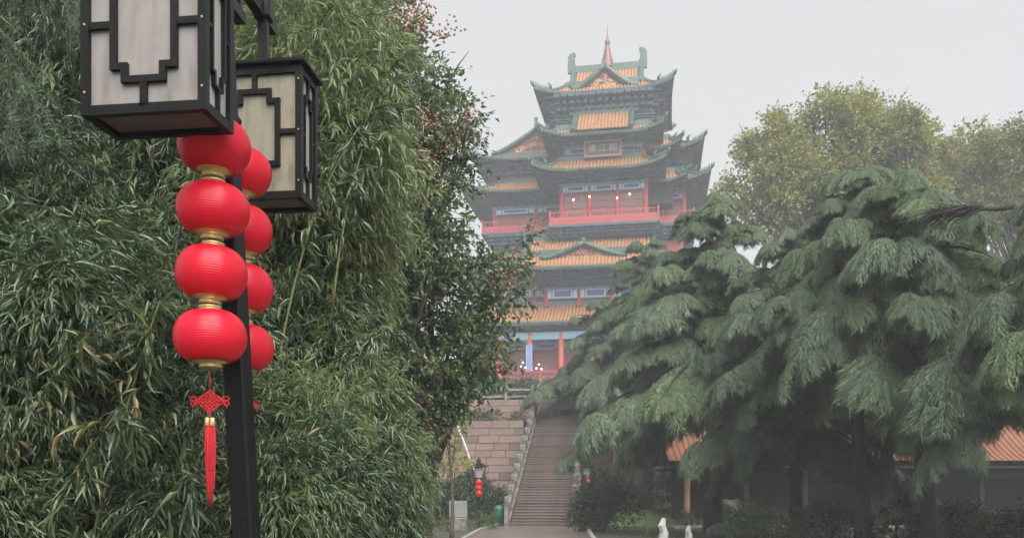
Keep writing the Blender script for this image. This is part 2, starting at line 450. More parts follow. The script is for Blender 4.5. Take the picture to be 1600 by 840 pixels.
# terrace railing above the wall
rl = empty('terrace_railing', (WU[0], WU[1], 8.35), 0)
tag(rl, 'pale stone railing along the terrace edge above the wall', 'railing')
A = Vector((-13.5 - WU[0], 1.35, 0)); B = Vector((-0.1, 0.15, 0))
for i in range(9):
    p = A.lerp(B, i / 8)
    link_mesh('railing_post', pm, rl, (p.x, p.y, -0.05)).scale = (0.9, 0.9, 0.72)
for z, h in ((0.22, 0.12), (0.70, 0.13)):
    MB().bar(A + Vector((0, 0, z)), B + Vector((0, 0, z)), 0.12, h).build('rail', M['balust'], rl)

# ------------------------------------------------------------------ leaning white pipe, notice board, green bin, stone markers, boulders
t = empty('drain_pipe', at(740, 745, 55), 0)
tag(t, 'thin white pipe leaning against the sandstone wall', 'pipe')
p0, p1 = at(742, 742, 55.5), at(710, 652, 57.0)
MB().tube([p0 - t.location, (p0.lerp(p1, .5) - t.location) + Vector((.1, 0, -.12)), p1 - t.location], 0.07, 8).build('tube', M['white_stone'], t)
for k in (.15, .85):
    q = p0.lerp(p1, k) - t.location
    MB().bar(q + Vector((-.09, 0.05, 0)), q + Vector((.09, 0.05, 0)), .05, .16).build('clip', M['blackmetal'], t)
c = at(716, 815, 41.5)
t = empty('notice_board', (c.x, c.y, ground_h(c.x, c.y)), R(-4))
tag(t, 'blank light grey notice board on a stone base among low plants', 'sign')
MB().bevbox(-.42, .42, -.04, .04, .58, 1.36, .01).build('board', mat('board_grey', (0.2, 0.2, 0.2), 0.5, (0.16, 0.16, 0.16), 2), t)
MB().bevbox(-.40, .40, -.12, .12, -.05, .56, .02).build('stone_base', M['balust'], t)
c = at(795, 822, 47.2)
t = empty('litter_bin', (c.x - .52, c.y, 0.1), 0)
tag(t, 'small bright green bin half hidden beside the stair foot', 'bin')
gm = mat('green_plastic', (0.015, 0.13, 0.09), 0.45, (0.012, 0.10, 0.07), 3)
MB().lathe([(0, 0), (.23, 0), (.27, .7), (.26, .72), (.24, .70), (0, .66)], 14).build('drum', gm, t)
MB().lathe([(.29, .72), (.30, .78), (.22, .92), (.10, .98), (0, 1.0)], 14).build('lid', gm, t)
def marker(px, pt, Y, label, w_):
    c = at(px, pt, Y); h = c.z
    t = empty('stone_marker', (c.x, c.y, 0), R(10))
    tag(t, label, 'marker', 'pale stone markers')
    b = MB(); rg = random.Random(px)
    b.tube([(0, 0, -.05), (.02, 0, h * .4), (-.03, .0, h * .7), (.03, 0, h)], [w_ * 1.1, w_, w_ * .85, w_ * .4], 7, smooth=False)
    b.v = [(x + rg.uniform(-.04, .04), y + rg.uniform(-.04, .04), z + rg.uniform(-.03, .03)) for x, y, z in b.v]
    b.build('upright_stone', M['white_stone'], t)
    MB().bevbox(-w_ * 1.5, w_ * 1.5, -w_ * 1.3, w_ * 1.3, -.05, .12, .03).build('plinth', M['balust'], t)
marker(1036, 809, 30.5, 'taller jagged pale stone beside the whitewashed cedar trunk', .16)
marker(1076, 821, 31.5, 'shorter pale stone to the right of the taller jagged one', .12)

def boulder(px, py, Y, r, label, seed):
    rg = np.random.default_rng(seed)
    c = at(px, py, Y); b = MB()
    vs = []; fs = []
    nu, nv = 14, 8
    k = rg.normal(0, 1, (6, 3)); ph = rg.uniform(0, 6, 6)
    for j in range(nv + 1):
        for i in range(nu):
            th = 2 * math.pi * i / nu; f = math.pi * j / nv
            d = np.array([math.sin(f) * math.cos(th), math.sin(f) * math.sin(th), math.cos(f)])
            q = 1 + 0.13 * sum(math.sin(2.2 * k[a] @ d + ph[a]) for a in range(6))
            vs.append((d[0] * r * q * 1.3, d[1] * r * q, d[2] * r * q * .75))
    for j in range(nv):
        for i in range(nu):
            fs.append((j * nu + i, j * nu + (i + 1) % nu, (j + 1) * nu + (i + 1) % nu, (j + 1) * nu + i))
    b.add(vs, fs, 0, False)
    o = b.build('boulder', M['rock']); o.location = (c.x, c.y, max(r * .3, c.z))
    tag(o, label, 'rock', 'garden boulders')
boulder(1156, 826, 34, .42, 'grey boulder just right of the thick cedar trunk', 1)
boulder(1120, 832, 36, .36, 'small rounded boulder at the foot of the thick cedar trunk', 2)
boulder(1143, 790, 46, .4, 'low pale boulder on the lawn edge behind the trunks', 3)

# ------------------------------------------------------------------ tall lamp with two box lanterns, close by on the left
M['pane'] = None
def pane_mat(name, c1, c2, c3):
    m = mat(name, c1, 0.38, c2, 5.0, bump=0.06, bscale=60, col3=c3, stretch=(3, 3, 0.7), detail=8)
    nt = m.node_tree; p = [n for n in nt.nodes if n.type == 'BSDF_PRINCIPLED'][0]
    src = p.inputs['Base Color'].links[0].from_socket
    tc = nt.nodes.new('ShaderNodeTexCoord'); mp = nt.nodes.new('ShaderNodeMapping'); mp.inputs['Scale'].default_value = (14, 14, 4.5)
    n = nt.nodes.new('ShaderNodeTexNoise'); n.inputs['Scale'].default_value = 1.0; n.inputs['Detail'].default_value = 7
    r = nt.nodes.new('ShaderNodeValToRGB'); r.color_ramp.elements[0].position = .52; r.color_ramp.elements[1].position = .74
    r.color_ramp.elements[0].color = (1, 1, 1, 1); r.color_ramp.elements[1].color = (.84, .81, .77, 1)
    mu = nt.nodes.new('ShaderNodeMixRGB'); mu.blend_type = 'MULTIPLY'; mu.inputs[0].default_value = 1.0
    nt.links.new(tc.outputs['Object'], mp.inputs[0]); nt.links.new(mp.outputs[0], n.inputs['Vector']); nt.links.new(n.outputs['Fac'], r.inputs[0])
    nt.links.new(src, mu.inputs[1]); nt.links.new(r.outputs[0], mu.inputs[2]); nt.links.new(mu.outputs[0], p.inputs['Base Color'])
    return m
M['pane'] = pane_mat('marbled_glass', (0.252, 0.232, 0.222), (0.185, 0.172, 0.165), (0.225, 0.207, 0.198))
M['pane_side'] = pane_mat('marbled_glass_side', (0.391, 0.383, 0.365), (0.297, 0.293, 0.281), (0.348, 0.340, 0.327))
M['pane_aged'] = pane_mat('yellowed_glass', (0.221, 0.200, 0.123), (0.162, 0.149, 0.098), (0.246, 0.225, 0.178))
M['lampfloor'] = mat('lamp_underside', (0.17, 0.13, 0.12), 0.5, (0.11, 0.09, 0.085), 5)
LYAW = R(-7.0)
LW, LD, LH = 0.585, 0.285, 0.79              # width, depth, height of a lamp box
lamp = empty('street_lamp', (-1.30, 4.62, 0.0), 0)
tag(lamp, 'tall black lamp post carrying two square lantern boxes with stepped lattice', 'street lamp')
def box_frame_mesh():
    """frame of one box in its own space: x across, y depth, z from the bottom up"""
    b = MB(); w2, d2 = LW / 2, LD / 2; e = 0.038
    for sx in (-1, 1):
        for sy in (-1, 1):
            x, y = sx * (w2 - e / 2), sy * (d2 - e / 2)
            b.box(x - e / 2, x + e / 2, y - e / 2, y + e / 2, 0.0, LH)
    for z0, z1 in ((-0.001, 0.042), (LH - 0.05, LH + 0.001)):
        for sy in (-1, 1):
            y = sy * (d2 - e / 2); b.box(-w2 + e, w2 - e, y - e / 2 + .002, y + e / 2 - .002, z0, z1)
        for sx in (-1, 1):
            x = sx * (w2 - e / 2); b.box(x - e / 2 + .002, x + e / 2 - .002, -d2 + e, d2 - e, z0, z1)
    return b.mesh('lamp_box', M['blackmetal'])
def lattice_mesh(W, bar):
    """stepped lattice on one face: x in -W..W, z 0..LH, thickness towards -y"""
    b = MB(); t0, t1 = -0.010, 0.010; h = bar / 2
    c = LH / 2
    xi, xs = W * 0.54, W * 0.34
    zb, zs = LH * 0.19, LH * 0.265
    def vbar(x, z0, z1): b.box(x - h, x + h, t0, t1, z0, z1)
    def hbar(x0, x1, z): b.box(x0, x1, t0 + .001, t1 - .001, z - h, z + h)
    for s in (-1, 1):
        vbar(s * xi, zs - h, LH - zs + h)
        for f in (1, -1):
            z_s = c + f * (zs - c); z_b = c + f * (zb - c)
            hbar(min(s * xs, s * xi) , max(s * xs, s * xi), z_s)
            vbar(s * xs, min(z_s, z_b) - h, max(z_s, z_b) + h)
        hbar(min(s * xi, s * W), max(s * xi, s * W), c)
    for f in (1, -1):
        z_b = c + f * (zb - c); hbar(-xs, xs, z_b)
        vbar(0, min(z_b, 0.03 if f == 1 else LH - .03), max(z_b, 0.03 if f == 1 else LH - .03))
    return b
frame_me = box_frame_mesh()
latF = lattice_mesh(LW / 2 - .03, 0.030).mesh('lattice', M['blackmetal'])
ls = lattice_mesh(LD / 2 - .03, 0.013)
latS = ls.mesh('lattice', M['blackmetal'])
def lamp_box(cx, cy, zb, pane, yaw):
    fr = link_mesh('lamp_box', frame_me, lamp, (cx - lamp.location.x, cy - lamp.location.y, zb), (0, 0, yaw))
    w2, d2 = LW / 2, LD / 2
    for k, (ang, dist, me, half) in enumerate(((0, d2, latF, w2), (math.pi, d2, latF, w2), (math.pi / 2, w2, latS, d2), (-math.pi / 2, w2, latS, d2))):
        dx, dy = math.sin(ang) * dist, -math.cos(ang) * dist
        link_mesh('lattice', me, fr, (dx * (1 - .012 / dist), dy * (1 - .012 / dist), 0), (0, 0, ang))
        b = MB().box(-half + .02, half - .02, 0, .006, .03, LH - .03)
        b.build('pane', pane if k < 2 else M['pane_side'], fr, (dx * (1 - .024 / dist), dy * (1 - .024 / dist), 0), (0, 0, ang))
    MB().box(-w2 + .03, w2 - .03, -d2 + .03, d2 - .03, .022, .03).build('floor_plate', M['lampfloor'], fr)
    rf = MB(); o = .028
    rf.bevbox(-w2 - o, w2 + o, -d2 - o, d2 + o, LH, LH + .028, .006)
    rf.add([(-w2 - .01, -d2 - .01, LH + .028), (w2 + .01, -d2 - .01, LH + .028), (w2 + .01, d2 + .01, LH + .028), (-w2 - .01, d2 + .01, LH + .028), (-.06, -.05, LH + .07), (.06, -.05, LH + .07), (.06, .05, LH + .07), (-.06, .05, LH + .07)],
           [(0, 1, 5, 4), (1, 2, 6, 5), (2, 3, 7, 6), (3, 0, 4, 7), (4, 5, 6, 7)])
    rf.build('roof', M['blackmetal'], fr)
    return fr
LB1 = Vector((-1.605, 4.075, 3.372)); LB2 = Vector((-1.515, 5.46, 3.445))
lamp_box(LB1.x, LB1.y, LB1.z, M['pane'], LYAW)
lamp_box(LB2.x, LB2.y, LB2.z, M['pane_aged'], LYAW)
# post: square, leaning a little
pt = Vector((-1.55, 4.62, 4.85)) - lamp.location; pb = Vector((-1.29, 4.62, 0.0)) - lamp.location
b = MB(); hw = .057
cs, sn = math.cos(LYAW - R(3)), math.sin(LYAW - R(3))
ring = []
for p in (pb, pt):
    for x, y in ((-hw, -hw + .012), (-hw + .012, -hw), (hw - .012, -hw), (hw, -hw + .012), (hw, hw - .012), (hw - .012, hw), (-hw + .012, hw), (-hw, hw - .012)):
        ring.append((p.x + x * cs - y * sn, p.y + x * sn + y * cs, p.z))
b.add(ring, [(i, (i + 1) % 8, 8 + (i + 1) % 8, 8 + i) for i in range(8)] + [tuple(range(7, -1, -1)), tuple(range(8, 16))])
post_o = b.build('post', M['blackmetal'], lamp)
b = MB(); b.bevbox(-.16, .16, -.16, .16, 0, .25, .02)
b.build('foot', M['blackmetal'], lamp)
bar_d = (LB2 - LB1).normalized(); bar_d.z = 0
L0 = lamp.location
mid = Vector((-1.535, 4.62, 0)) - L0
for zz, ext, th in ((4.62, 1.02, .085), (4.36, .42, .06)):
    e0 = mid + (Vector((LB1.x, LB1.y, 0)) - L0 - mid).normalized() * ext * (.72 if ext > .8 else 1)
    e1 = mid + (Vector((LB2.x, LB2.y, 0)) - L0 - mid).normalized() * ext
    MB().bar(e0 + Vector((0, 0, zz)), e1 + Vector((0, 0, zz)), .06, th).build('arm', M['blackmetal'], lamp)
for e, z0 in ((LB1, LB1.z + LH + .06), (LB2, LB2.z + LH + .06)):
    q = Vector((e.x, e.y, 0)) - L0
    MB().bar(q + Vector((0, 0, z0)), q + Vector((0, 0, 4.66)), .055, .055, up=(0, 1, 0)).build('hanger', M['blackmetal'], lamp)
    MB().bevbox(q.x - .05, q.x + .05, q.y - .05, q.y + .05, 4.58, 4.72, .008).build('clamp', M['blackmetal'], lamp)
for s in (-.4, .4):
    q = mid + Vector((0, s, 0))
    MB().bar(q + Vector((0, 0, 4.36)), q + Vector((0, 0, 4.60)), .04, .04, up=(0, 1, 0)).build('stay', M['blackmetal'], lamp)

# ------------------------------------------------------------------ strings of red lanterns
def red_fabric():
    m = bpy.data.materials.new('red_lantern_silk'); m.use_nodes = True
    nt = m.node_tree; nt.nodes.clear()
    out = nt.nodes.new('ShaderNodeOutputMaterial'); p = nt.nodes.new('ShaderNodeBsdfPrincipled')
    p.inputs['Base Color'].default_value = (0.74, 0.010, 0.030, 1); p.inputs['Roughness'].default_value = 0.34
    p.inputs['Specular IOR Level'].default_value = 0.42
    p.inputs['Coat Weight'].default_value = 0.3; p.inputs['Coat Roughness'].default_value = 0.25
    tc = nt.nodes.new('ShaderNodeTexCoord'); n = nt.nodes.new('ShaderNodeTexNoise'); n.inputs['Scale'].default_value = 14
    r = nt.nodes.new('ShaderNodeValToRGB'); r.color_ramp.elements[0].color = (0.70, 0.010, 0.036, 1); r.color_ramp.elements[1].color = (0.80, 0.013, 0.044, 1)
    nt.links.new(tc.outputs['Object'], n.inputs['Vector']); nt.links.new(n.outputs['Fac'], r.inputs['Fac']); nt.links.new(r.outputs['Color'], p.inputs['Base Color'])
    t = nt.nodes.new('ShaderNodeBsdfTranslucent'); t.inputs['Color'].default_value = (0.85, 0.014, 0.045, 1)
    mx = nt.nodes.new('ShaderNodeMixShader'); mx.inputs[0].default_value = 0.42
    nt.links.new(p.outputs[0], mx.inputs[1]); nt.links.new(t.outputs[0], mx.inputs[2]); nt.links.new(mx.outputs[0], out.inputs['Surface'])
    return m
M['red'] = red_fabric()
M['cord'] = mat('red_cord', (0.62, 0.012, 0.025), 0.7, (0.45, 0.008, 0.02), 60, bump=0.5, bscale=200)
RL, HL = 0.171, 0.121                       # half width, half height of a lantern
def lantern_meshes():
    b = MB(); prof = []
    n = 26 * 4
    for i in range(n + 1):
        f = -1.13 + 2.26 * i / n                # stops short of the poles, where the collars sit
        z = HL * math.sin(f) / math.sin(1.13) ; r = RL * (math.cos(f) ** 0.72)
        r += 0.0017 * abs(math.sin(i * math.pi / 4)) - .001      # wire hoops
        prof.append((r, z))
    b.lathe(prof, 40)
    body = b.mesh('lantern', M['red'])
    collars, fringes = [], []
    for s in (-1, 1):
        c = MB(); c.lathe([(.072, s * (HL - .010)), (.076, s * (HL + .004)), (.054, s * (HL + .008)), (.050, s * (HL + .016)), (.056, s * (HL + .018)), (.054, s * (HL + .028)), (.047, s * (HL + .031)), (.0, s * (HL + .031))], 20)
        collars.append(c.mesh('collar', M['gold']))
        k = MB()                                 # gold fringe scallops round the mouth
        n_ = 26; vs = []; fs = []
        for i in range(n_):
            a0, am = 2 * math.pi * i / n_, 2 * math.pi * (i + .5) / n_
            vs.append((.074 * math.cos(a0), .074 * math.sin(a0), s * (HL + .001))); vs.append((.104 * math.cos(a0), .104 * math.sin(a0), s * (HL - .0085))); vs.append((.121 * math.cos(am), .121 * math.sin(am), s * (HL - .020)))
        for i in range(n_):
            j = (i + 1) % n_
            fs += [(3 * i, 3 * j, 3 * j + 1, 3 * i + 1), (3 * i + 1, 3 * j + 1, 3 * i + 2)]
        k.add(vs, fs); fringes.append(k.mesh('fringe', M['gold']))
    return body, collars, fringes
body_me, collar_me, fringe_me = lantern_meshes()
def tassel(parent, z):
    MB().tube([(0, 0, z), (0.001, 0, z - .10)], .0035, 6).build('cord', M['cord'], parent)
    b = MB(); c = Vector((0, 0, z - .158)); s = .056
    for i in range(7):                           # woven knot: two sets of crossing cords
        q = -s + 2 * s * i / 6
        wv = s * 1.05
        for sg in (1, -1):
            pts = []
            for j in range(9):
                r_ = -wv + 2 * wv * j / 8
                u, v = (q, r_) if sg == 1 else (r_, q)
                pts.append(c + Vector(((u + v) * .60, .004 * ((-1) ** (j + i)) * sg, (u - v) * .48)))
            b.tube(pts, .0046, 5)
    for sx in (-1, 1):
        for dz in (-.012, .012):
            pts = [c + Vector((sx * (.066 + .014 * (1 - math.cos(t)) ), .0, dz + .010 * math.sin(t) + .004)) for t in np.linspace(0, 2 * math.pi, 9)]
            b.tube(pts, .003, 5)
        pts = [c + Vector((sx * (.03 + .055 * math.sin(t * .5)), .0, .03 * math.cos(t))) for t in np.linspace(0, math.pi, 7)]
        b.tube(pts, .0032, 5)
    b.build('knot', M['cord'], parent)
    MB().tube([(0, 0, z - .205), (0, 0, z - .235)], .005, 6).build('cord', M['cord'], parent)
    for sx in (-1, 1):
        g = MB(); g.lathe([(0, 0), (.011, 0), (.012, .004), (.012, .036), (.011, .040), (0, .040)], 12, (sx * .0125, 0, z - .275))
        g.build('bead', M['gold'], parent)
    tb = MB(); rg = random.Random(7)
    for i in range(46):
        a = rg.uniform(0, 6.28); r0 = .012 * math.sqrt(rg.random()); sx = (-1) ** i * .0115
        x0, y0 = sx + r0 * math.cos(a), r0 * math.sin(a)
        L = rg.uniform(.31, .40)
        cx = sx * .3
        pts = [(x0, y0, z - .27), (x0 * 1.15, y0 * 1.3, z - .27 - L * .4), (cx + (x0 - cx) * .9, y0 * 1.2, z - .27 - L * .8), (cx * .5 + rg.uniform(-.006, .006), y0 * .6, z - .27 - L)]
        tb.tube(pts, .0026, 4)
    tb.build('fringe_tassel', M['cord'], parent)
def lantern_string(px_top, X1, Y, zc, dz, label, lean, with_tassel=True, n=4, sc=1.0, name='lantern_string'):
    s_ = empty(name, (X1, Y, zc[0] + HL + .05), 0)
    tag(s_, label, 'lantern string', 'red lantern strings')
    rg = random.Random(int(abs(X1) * 1000))
    for i in range(n):
        z = zc[0] - i * dz - s_.location.z
        o = link_mesh('lantern', body_me, s_, (lean * i, 0, z), (rg.uniform(-.05, .05), rg.uniform(-.05, .05), rg.uniform(0, 6)))
        o.scale = (rg.uniform(.985, 1.015),) * 2 + (rg.uniform(.97, 1.03),)
        
        for q in (0, 1): link_mesh('collar', collar_me[q], o); link_mesh('fringe', fringe_me[q], o)
    top = s_.location.z
    MB().tube([(0, 0, -.02), (0, 0, .10)], .004, 6).build('hanging_cord', M['cord'], s_)
    if with_tassel:
        t_ = empty('tassel_pendant', (0, 0, 0)); t_.parent = s_
        t_.location = (lean * (n - .6), 0, 0)
        tassel(t_, zc[0] - (n - 1) * dz - HL - .036 - s_.location.z)
    return s_
zz1 = at(335, 229, 4.36)
lantern_string(0, zz1.x, 4.36, (zz1.z,), 0.3085, 'four round red lanterns with gold collars and tassel hanging before the post', -0.0065)
zz2 = at(375, 269, 4.90)
lantern_string(0, zz2.x, 4.90, (zz2.z,), 0.3195, 'four round red lanterns hanging half hidden behind the black post', 0.003)

for q, z in ((zz1, zz1.z), (zz2, zz2.z)):        # iron hooks on the post that carry the strings
    zt_ = z + HL + .15; Yq = 4.36 if q is zz1 else 4.90
    px_ = -1.29 - .26 * zt_ / 4.85
    MB().bar(Vector((px_, 4.62, zt_)) - L0, Vector((q.x, Yq, zt_)) - L0, .018, .022).build('hook', M['blackmetal'], lamp)
# screws on the frames of the lamp boxes
scr = MB().lathe([(0, .004), (.005, .003), (.006, 0)], 8).mesh('screw', M['kerb'])
for e in (LB1, LB2):
    for sx in (-1, 1):
        for zq in (.10, .40, .70):
            x_, y_ = sx * (LW / 2 - .019), -LD / 2 - .0
            cy_, sy_ = math.cos(LYAW), math.sin(LYAW)
            link_mesh('screw', scr, lamp, (e.x - L0.x + x_ * cy_ - y_ * sy_, e.y - L0.y + x_ * sy_ + y_ * cy_, e.z + zq), (R(90), 0, LYAW))

# ------------------------------------------------------------------ the tower on the hill
M['tile'] = mat('orange_glazed_tile', (0.40, 0.195, 0.07), 0.4, (0.25, 0.115, 0.05), 1.1, col3=(0.34, 0.165, 0.07))
M['pan'] = mat('shaded_pan_tile', (0.22, 0.10, 0.045), 0.6, (0.15, 0.07, 0.035), 1.2)  # dull pan tiles, coloured darker still to put shade between the tile rows
M['gtile'] = mat('green_glazed_tile', (0.042, 0.098, 0.07), 0.42, (0.025, 0.06, 0.046), 0.9)
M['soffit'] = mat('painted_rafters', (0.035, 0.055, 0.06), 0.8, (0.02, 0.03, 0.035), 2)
M['bracket'] = mat('painted_brackets', (0.035, 0.085, 0.095), 0.75, (0.04, 0.06, 0.12), 1.5)
M['redwood'] = mat('red_lacquer', (0.36, 0.045, 0.045), 0.5, (0.27, 0.035, 0.035), 1.0)
M['redwall'] = mat('red_wall', (0.33, 0.055, 0.05), 0.65, (0.25, 0.04, 0.04), 1.0)
M['lattice'] = mat('brown_lattice', (0.28, 0.06, 0.05), 0.6, (0.22, 0.045, 0.04), 2)
M['glass'] = mat('dim_window', (0.15, 0.075, 0.065), 0.3, (0.20, 0.09, 0.08), 0.8)
M['beamblue'] = mat('painted_beam', (0.10, 0.20, 0.30), 0.6, (0.14, 0.27, 0.28), 2.2)
M['panelblue'] = mat('deep_blue_panel', (0.03, 0.06, 0.22), 0.55, (0.04, 0.08, 0.27), 2)
M['panelwhite'] = mat('pale_panel_edge', (0.50, 0.56, 0.60), 0.6, (0.40, 0.48, 0.52), 3)
M['goldleaf'] = mat('gilded_relief', (0.62, 0.46, 0.22), 0.4, (0.50, 0.34, 0.15), 3, metal=0.2)
M['gablered'] = mat('gable_red', (0.36, 0.10, 0.09), 0.6, (0.30, 0.08, 0.075), 2)
M['spire'] = mat('spire_copper', (0.17, 0.065, 0.04), 0.4, (0.12, 0.045, 0.03), 2)
M['plaqueb'] = mat('plaque_blue', (0.03, 0.075, 0.095), 0.5, (0.025, 0.06, 0.08), 2)
M['bulb'] = mat('lit_bulb', (1, 0.9, 0.7), 0.5, (1, 0.9, 0.7), 1, emit=((1.0, 0.86, 0.66), 3.0))
M['plaza'] = mat('terrace_stone', (0.20, 0.15, 0.13), 0.7, (0.14, 0.11, 0.095), 1.0, bump=0.2)
TA = R(10.0); TX, TY, TZ = 12.0, 120.0, 15.6
tw = empty('pagoda_tower', (TX, TY, TZ), -TA)
tag(tw, 'misty many-tiered tower with orange tiled roofs, green ridges and red balconies', 'tower')
ca, sa = math.cos(TA), math.sin(TA)
def LX(px, ly):
    q = (px - 800) / FPX
    return (q * (TY + ly * ca) - TX - ly * sa) / (ca + q * sa)
def LZ(px, py, ly):
    lx = LX(px, ly); Y = TY - lx * sa + ly * ca
    return CAMZ + (HOR - py) / FPX * Y - TZ
RIB = [(0.0, 0), (0.17, 0.0), (0.30, .75), (0.5, 1.0), (0.70, .75), (0.83, 0.0)]
def prof(v): return 0.55 * v + 0.45 * (1 - (1 - v) ** 2)
def rib_sheet(b, L, fn, v0fn, m, pitch, rh, mi_fn, flip=False, pans=False):
    """sheet of tile rows: x runs -L..L along the eave, v from v0 (top) to 1 (eave); fn(x, v) gives the point, ribs stand rh proud"""
    n = max(2, int(round(2 * L / pitch))); w_ = 2 * L / n
    cols = []
    for i in range(n):
        for o_, h in RIB:
            cols.append((-L + (i + o_) * w_, h * rh, i))
    cols.append((L, 0, n - 1))
    base = len(b.v); J = m + 1
    for x, h, i in cols:
        v0 = v0fn(x)
        for j in range(J):
            v = v0 + (1 - v0) * j / m
            p = fn(x, v); b.v.append((p[0], p[1], p[2] + h))
    for k in range(len(cols) - 1):
        for j in range(m):
            a = base + k * J + j
            f = [a, a + 1, a + J + 1, a + J]
            if flip: f = f[::-1]
            b.f.append(f); b.sm.append(False)
            x = (cols[k][0] + cols[k + 1][0]) / 2; v0 = v0fn(x)
            mi = mi_fn(x, v0 + (1 - v0) * (j + .5) / m)
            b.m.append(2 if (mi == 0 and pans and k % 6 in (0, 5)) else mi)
def skirt(cx, cy, ihx, ihy, ohx, ohy, zt, ze, lift=0.9, green=0.2, wall=None, soff=1.0, pitch=0.46, name='roof', sides='fblr', beasts=6):
    """four-sided skirt roof with upturned corners; returns the roof part with ridges, eave edge and soffit below it"""
    b = MB(); so_ = MB(); ed = MB()
    def cl(t): t = max(0.0, (t - .35) / .65); return t ** 2.3
    def side(s):
        if s in 'fb':
            sg = -1 if s == 'f' else 1
            L, li, oo, oi = ohx, ihx, ohy, ihy
            def P(x, v, dz=0.0):
                d = oi + (oo - oi) * v
                out = .28 * cl(abs(x) / L) * v
                return (cx + x * (1 + .015 * v * cl(abs(x) / L)), cy + sg * (d + out), zt - (zt - ze) * prof(v) + lift * cl(abs(x) / L) * v * v + dz)
        else:
            sg = -1 if s == 'l' else 1
            L, li, oo, oi = ohy, ihy, ohx, ihx
            def P(x, v, dz=0.0):
                d = oi + (oo - oi) * v
                out = .28 * cl(abs(x) / L) * v
                return (cx + sg * (d + out), cy + x * (1 + .015 * v * cl(abs(x) / L)), zt - (zt - ze) * prof(v) + lift * cl(abs(x) / L) * v * v + dz)
        v0 = lambda x: 0.0 if abs(x) <= li else min(.985, (abs(x) - li) / max(1e-6, L - li))
        gz = green * L
        rib_sheet(b, L, P, v0, 6, pitch, .17, lambda x, v: 1 if (v > .9 or L - abs(x) < gz) else 0, flip=(s in 'fr') is False, pans=True)
        # eave edge: band of round tile ends and drip tiles
        n = int(round(2 * L / pitch)); w_ = 2 * L / n
        for i in range(n):
            x0, x1 = -L + i * w_, -L + (i + 1) * w_; xm = (x0 + x1) / 2
            a, c_, d_ = P(x0, 1.0), P(xm, 1.0), P(x1, 1.0)
            q = [P(x0 + .04, 1.004), P(x1 - .04, 1.004)]
            ed.add([(a[0], a[1], a[2] + .05), (d_[0], d_[1], d_[2] + .05), (d_[0], d_[1], d_[2] - .16), (c_[0], c_[1], c_[2] - .34), (a[0], a[1], a[2] - .16)], [(0, 1, 2, 3, 4), (4, 3, 2, 1, 0)])
            ed.lathe([(0, .0), (.12, .0)], 6, (0, 0, 0))
            for kk in range(12):
                vx = ed.v[-12 + kk]
                ed.v[-12 + kk] = (c_[0] + (vx[0] if s in 'fb' else sg * .05), c_[1] + (sg * .05 if s in 'fb' else vx[0]), c_[2] + .02 + vx[1])
        # soffit with rafters
        wx, wy = wall if wall else (ihx, ihy)
        iw = wy if s in 'fb' else wx; lw = wx if s in 'fb' else wy
        def S(x, v):
            p = P(x, 1.0, -.30)
            d = iw + (oo - .12 - iw) * v
            zz = (ze - .30 + soff) * (1 - v) + p[2] * v
            if s in 'fb': return (p[0], cy + sg * (d if v < 1 else abs(p[1] - cy) - .1), zz)
            return (cx + sg * (d if v < 1 else abs(p[0] - cx) - .1), p[1], zz)
        v0s = lambda x: 0.0 if abs(x) <= lw else min(.985, (abs(x) - lw) / max(1e-6, L - lw))
        rib_sheet(so_, L, S, v0s, 3, .5, -.12, lambda x, v: 0)
    for s in sides: side(s)
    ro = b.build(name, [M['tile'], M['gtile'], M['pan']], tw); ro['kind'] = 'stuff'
    so_.build('rafters', M['soffit'], ro); ed.build('eave_edge', M['gtile'], ro)
    hp = MB()
    for sx in (-1, 1):
        for sy in (-1, 1):
            pts = []
            for j in range(9):
                v = j / 8
                x = ihx + (ohx - ihx) * v; y = ihy + (ohy - ihy) * v
                c1 = cl(x / ohx)
                z = zt - (zt - ze) * prof(v) + lift * c1 * v * v + .22
                pts.append(Vector((cx + sx * (x + .28 * c1 * v), cy + sy * (y + .28 * c1 * v), z)))
            e = pts[-1]; d = (pts[-1] - pts[-2]).normalized()
            hp.tube(pts, [.22] * 8 + [.2], 6)
            hp.tube([e, e + d * .35 + Vector((0, 0, .12)), e + d * .5 + Vector((0, 0, .5))], [.2, .16, .05], 6)
            for k in range(beasts):                    # ridge beasts
                p = pts[8 - int(k * .55)].lerp(pts[max(0, 7 - int(k * .55))], (k * .55) % 1.0) + Vector((0, 0, .15))
                hp.tube([p, p + Vector((0, 0, .28)), p + Vector((sx * .12, sy * .12, .52))], [.12, .10, .03], 5)
            p = pts[4] + Vector((0, 0, .2))
            hp.tube([p, p + Vector((0, 0, .45)), p + Vector((sx * .3, sy * .3, .75))], [.22, .2, .06], 6)
    hp.build('hip_ridge', M['gtile'], ro)
    tp = MB()
    for a, c_ in (((cx - ihx, cy - ihy), (cx + ihx, cy - ihy)), ((cx + ihx, cy - ihy), (cx + ihx, cy + ihy)), ((cx + ihx, cy + ihy), (cx - ihx, cy + ihy)), ((cx - ihx, cy + ihy), (cx - ihx, cy - ihy))):
        tp.bar((*a, zt + .2), (*c_, zt + .2), .5, .7)
    tp.build('top_ridge', M['gtile'], ro)
    return ro
